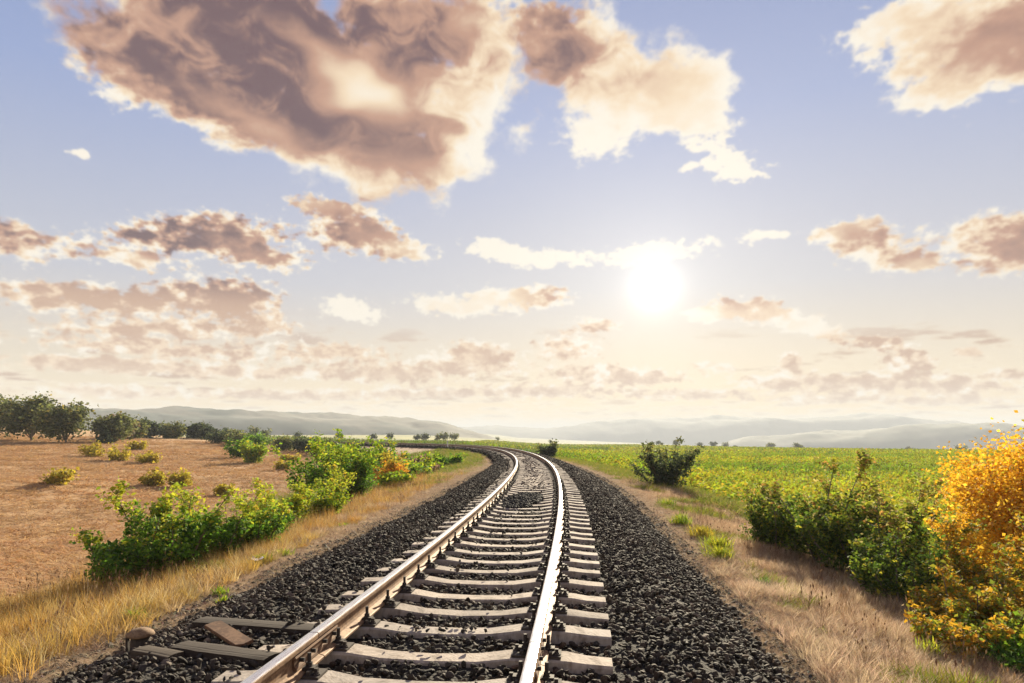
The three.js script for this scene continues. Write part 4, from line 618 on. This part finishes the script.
// green weeds standing out in the dry grass
{ const one = (label, x, Z, h, w, n, pal) => { const [X, Y, Zz] = at(x, Z), t = new THREE.Mesh(), r = rng(sd++), pos = [], idx = [], col = [];
    for (let k = 0; k < n * 2; k++) { const a = r() * 6.283, lean = w * (.15 + .95 * r()), hh = h * (.35 + .75 * r()), f = a + 1.57, ww = .0045 + .005 * r(), b = pos.length / 3, ba = r() * 6.283, bq = w * .8 * r(), bx = Math.cos(ba) * bq, bz = Math.sin(ba) * bq, c = pickCol(pal, r);
      for (const [tt, q] of [[0, .5], [.45, 1], [.8, .7]]) { const x2 = bx + Math.cos(a) * lean * tt * tt, z2 = bz + Math.sin(a) * lean * tt * tt, y2 = hh * tt; pos.push(x2 - Math.cos(f) * ww * q, y2, z2 - Math.sin(f) * ww * q, x2 + Math.cos(f) * ww * q, y2, z2 + Math.sin(f) * ww * q); }
      pos.push(bx + Math.cos(a) * lean, hh * .95, bz + Math.sin(a) * lean); idx.push(b, b + 1, b + 2, b + 1, b + 3, b + 2, b + 2, b + 3, b + 4, b + 3, b + 5, b + 4, b + 4, b + 5, b + 6); for (let j = 0; j < 7; j++) col.push(...c); }
    const g = geo(pos, idx, { color: [col, 3] }); g.computeVertexNormals(); t.geometry = g; t.material = M_LEAF; t.name = numbered('green_weed'); t.position.set(X, Y - .01, Zz); t.castShadow = t.receiveShadow = true; t.userData = { label, category: 'weed', group: 'green weeds on the verges' }; scene.add(t); };
  for (const [label, x, Z, h, w, n, pal] of [
    ['bright green weed beside the paper scrap', -3.62, 9.7, .17, .2, 90, P.lime], ['green weed just right of the paper scrap', -3.5, 10.3, .14, .17, 60, P.lime], ['small green weed at the ballast edge below the shrubs', -3.35, 7.7, .12, .12, 40, P.lime], ['green weed in the golden grass behind the stump', -3.75, 6.7, .16, .14, 50, P.lime], ['little weed near the old timbers', -3.15, 7.3, .1, .1, 30, P.lime],
    ['tiny weed at the ballast edge before the thicket', -3.5, 14, .12, .16, 40, P.lime], ['weed farther along the left ballast edge', -3.9, 18, .14, .2, 50, P.lime],
    ['yellow green weed on the right verge, nearest the ballast', 3.45, 11.2, .26, .3, 130, P.yellowTip], ['tall yellow green weed on the right verge', 3.75, 12.2, .34, .34, 150, P.yellowTip], ['weed behind the tall yellow green weed', 3.85, 13.6, .3, .3, 120, P.ochre], ['yellow weed farther up the right verge', 3.9, 15.5, .3, .34, 120, P.lime],
    ['dark green tuft alone on the pale dry mound', 3.5, 9.4, .13, .14, 60, P.green], ['green weed at the foot of the lone grey shrub', 4.6, 20, .3, .4, 120, P.lime], ['small weed low on the pale mound', 3.3, 7.1, .1, .12, 40, P.lime], ['yellow weed right of the pale mound', 4.35, 7.0, .24, .16, 60, P.yellowTip]]) one(label, x, Z, h, w, n, pal);
}
// vines: leafy clumps in rows over the plain
{ const clump = (seed, n, size) => { const L = new Leaves(), r = rng(seed); for (let k = 0; k < n; k++) { const a = r() * 6.283, q = Math.sqrt(r()), yy = r(); L.add(Math.cos(a) * q * .6, .08 + yy * .8 * (1 - .35 * q * q), Math.sin(a) * q * .6, size * (.7 + .6 * r()), r, [.75 + .5 * r(), .75 + .5 * r(), .8 + .4 * r()], 1.2); } return L.geometry(); };
  const mat = leafMat(0.45), near = [1, 2, 3].map((i) => clump(i * 5, 90, .15)), farG = [1, 2].map((i) => clump(i * 9, 34, .28)), r = rng(88), N1 = [], N2 = [], N3 = [];
  const vines = stuff('vineyard', 'bright green rows of low vines filling the plain on the right', 'vines'), left = stuff('vineyard', 'vineyard rows on the rise beyond the far bend', 'vines');
  const tone = (x, Z) => { const n = fbm(x * .03, Z * .05, 61, 3), k = sst(-.35, .4, n), v = .8 + .4 * r(); return [mix(.22, .42, k) * v, mix(.31, .42, k) * v, mix(.025, .035, k) * v]; };
  const row = (list, x, Z, w, h, c) => list.push([x, groundY(x, -Z) - .03, -Z, w, h, w, 0, r() * 6.283, 0, ...c]);
  for (let Z = 16; Z < 120; Z += mix(1.8, 2.6, sst(20, 60, Z))) for (let x = 6; x < 16 + Z * .85; x += .8) { const X = x + (r() - .5) * .5, ZZ = Z + (r() - .5) * .7 + X * .12; const t = toTrack(X, -ZZ); if (t.u < 8.2 + 1.2 * noise(ZZ * .2, 4, 4)) continue; if (r() < .12) continue; row(N1, X, ZZ, .85 + .6 * r(), .85 + .75 * r(), tone(X, ZZ)); }
  for (let Z = 120; Z < 520; Z += mix(2.6, 6, sst(120, 500, Z))) { const st = mix(1.6, 4, sst(120, 500, Z)); for (let x = -8 - Z * .02; x < 20 + Z * .8; x += st) { const X = x + (r() - .5) * st, ZZ = Z + (r() - .5) * 1.2 + X * .12; const t = ZZ < 320 ? toTrack(X, -ZZ) : { u: 50 }; if (t.u < 9) continue; if (noise(X * .012, ZZ * .02, 5) < -.22) continue; if (r() < .2) continue; const w = mix(1.3, 3.2, sst(120, 500, Z)); row(N2, X, ZZ, w * (.7 + .5 * r()), .9 + .5 * r(), tone(X, ZZ)); } }
  for (let k = 0; k < 34; k++) for (let q = 0; q < 60; q++) { const X = -62 + k * 2.1 + q * .55 + (r() - .5) * .4, ZZ = 128 + q * 2.2 + (r() - .5); const t = toTrack(X, -ZZ); if (t.u < 8) continue; row(N3, X, ZZ, .75 + .3 * r(), .9 + .4 * r(), [.16 * (.8 + .4 * r()), .21 * (.8 + .4 * r()), .04]); }
  scatter(vines, 'vine', near, mat, N1, 'stuff'); scatter(vines, 'far_vine', farG, mat, N2, 'stuff'); scatter(left, 'row_vine', farG, mat, N3, 'stuff');
  console.log('vines', N1.length, N2.length, N3.length);
}

renderer.render(scene, camera);
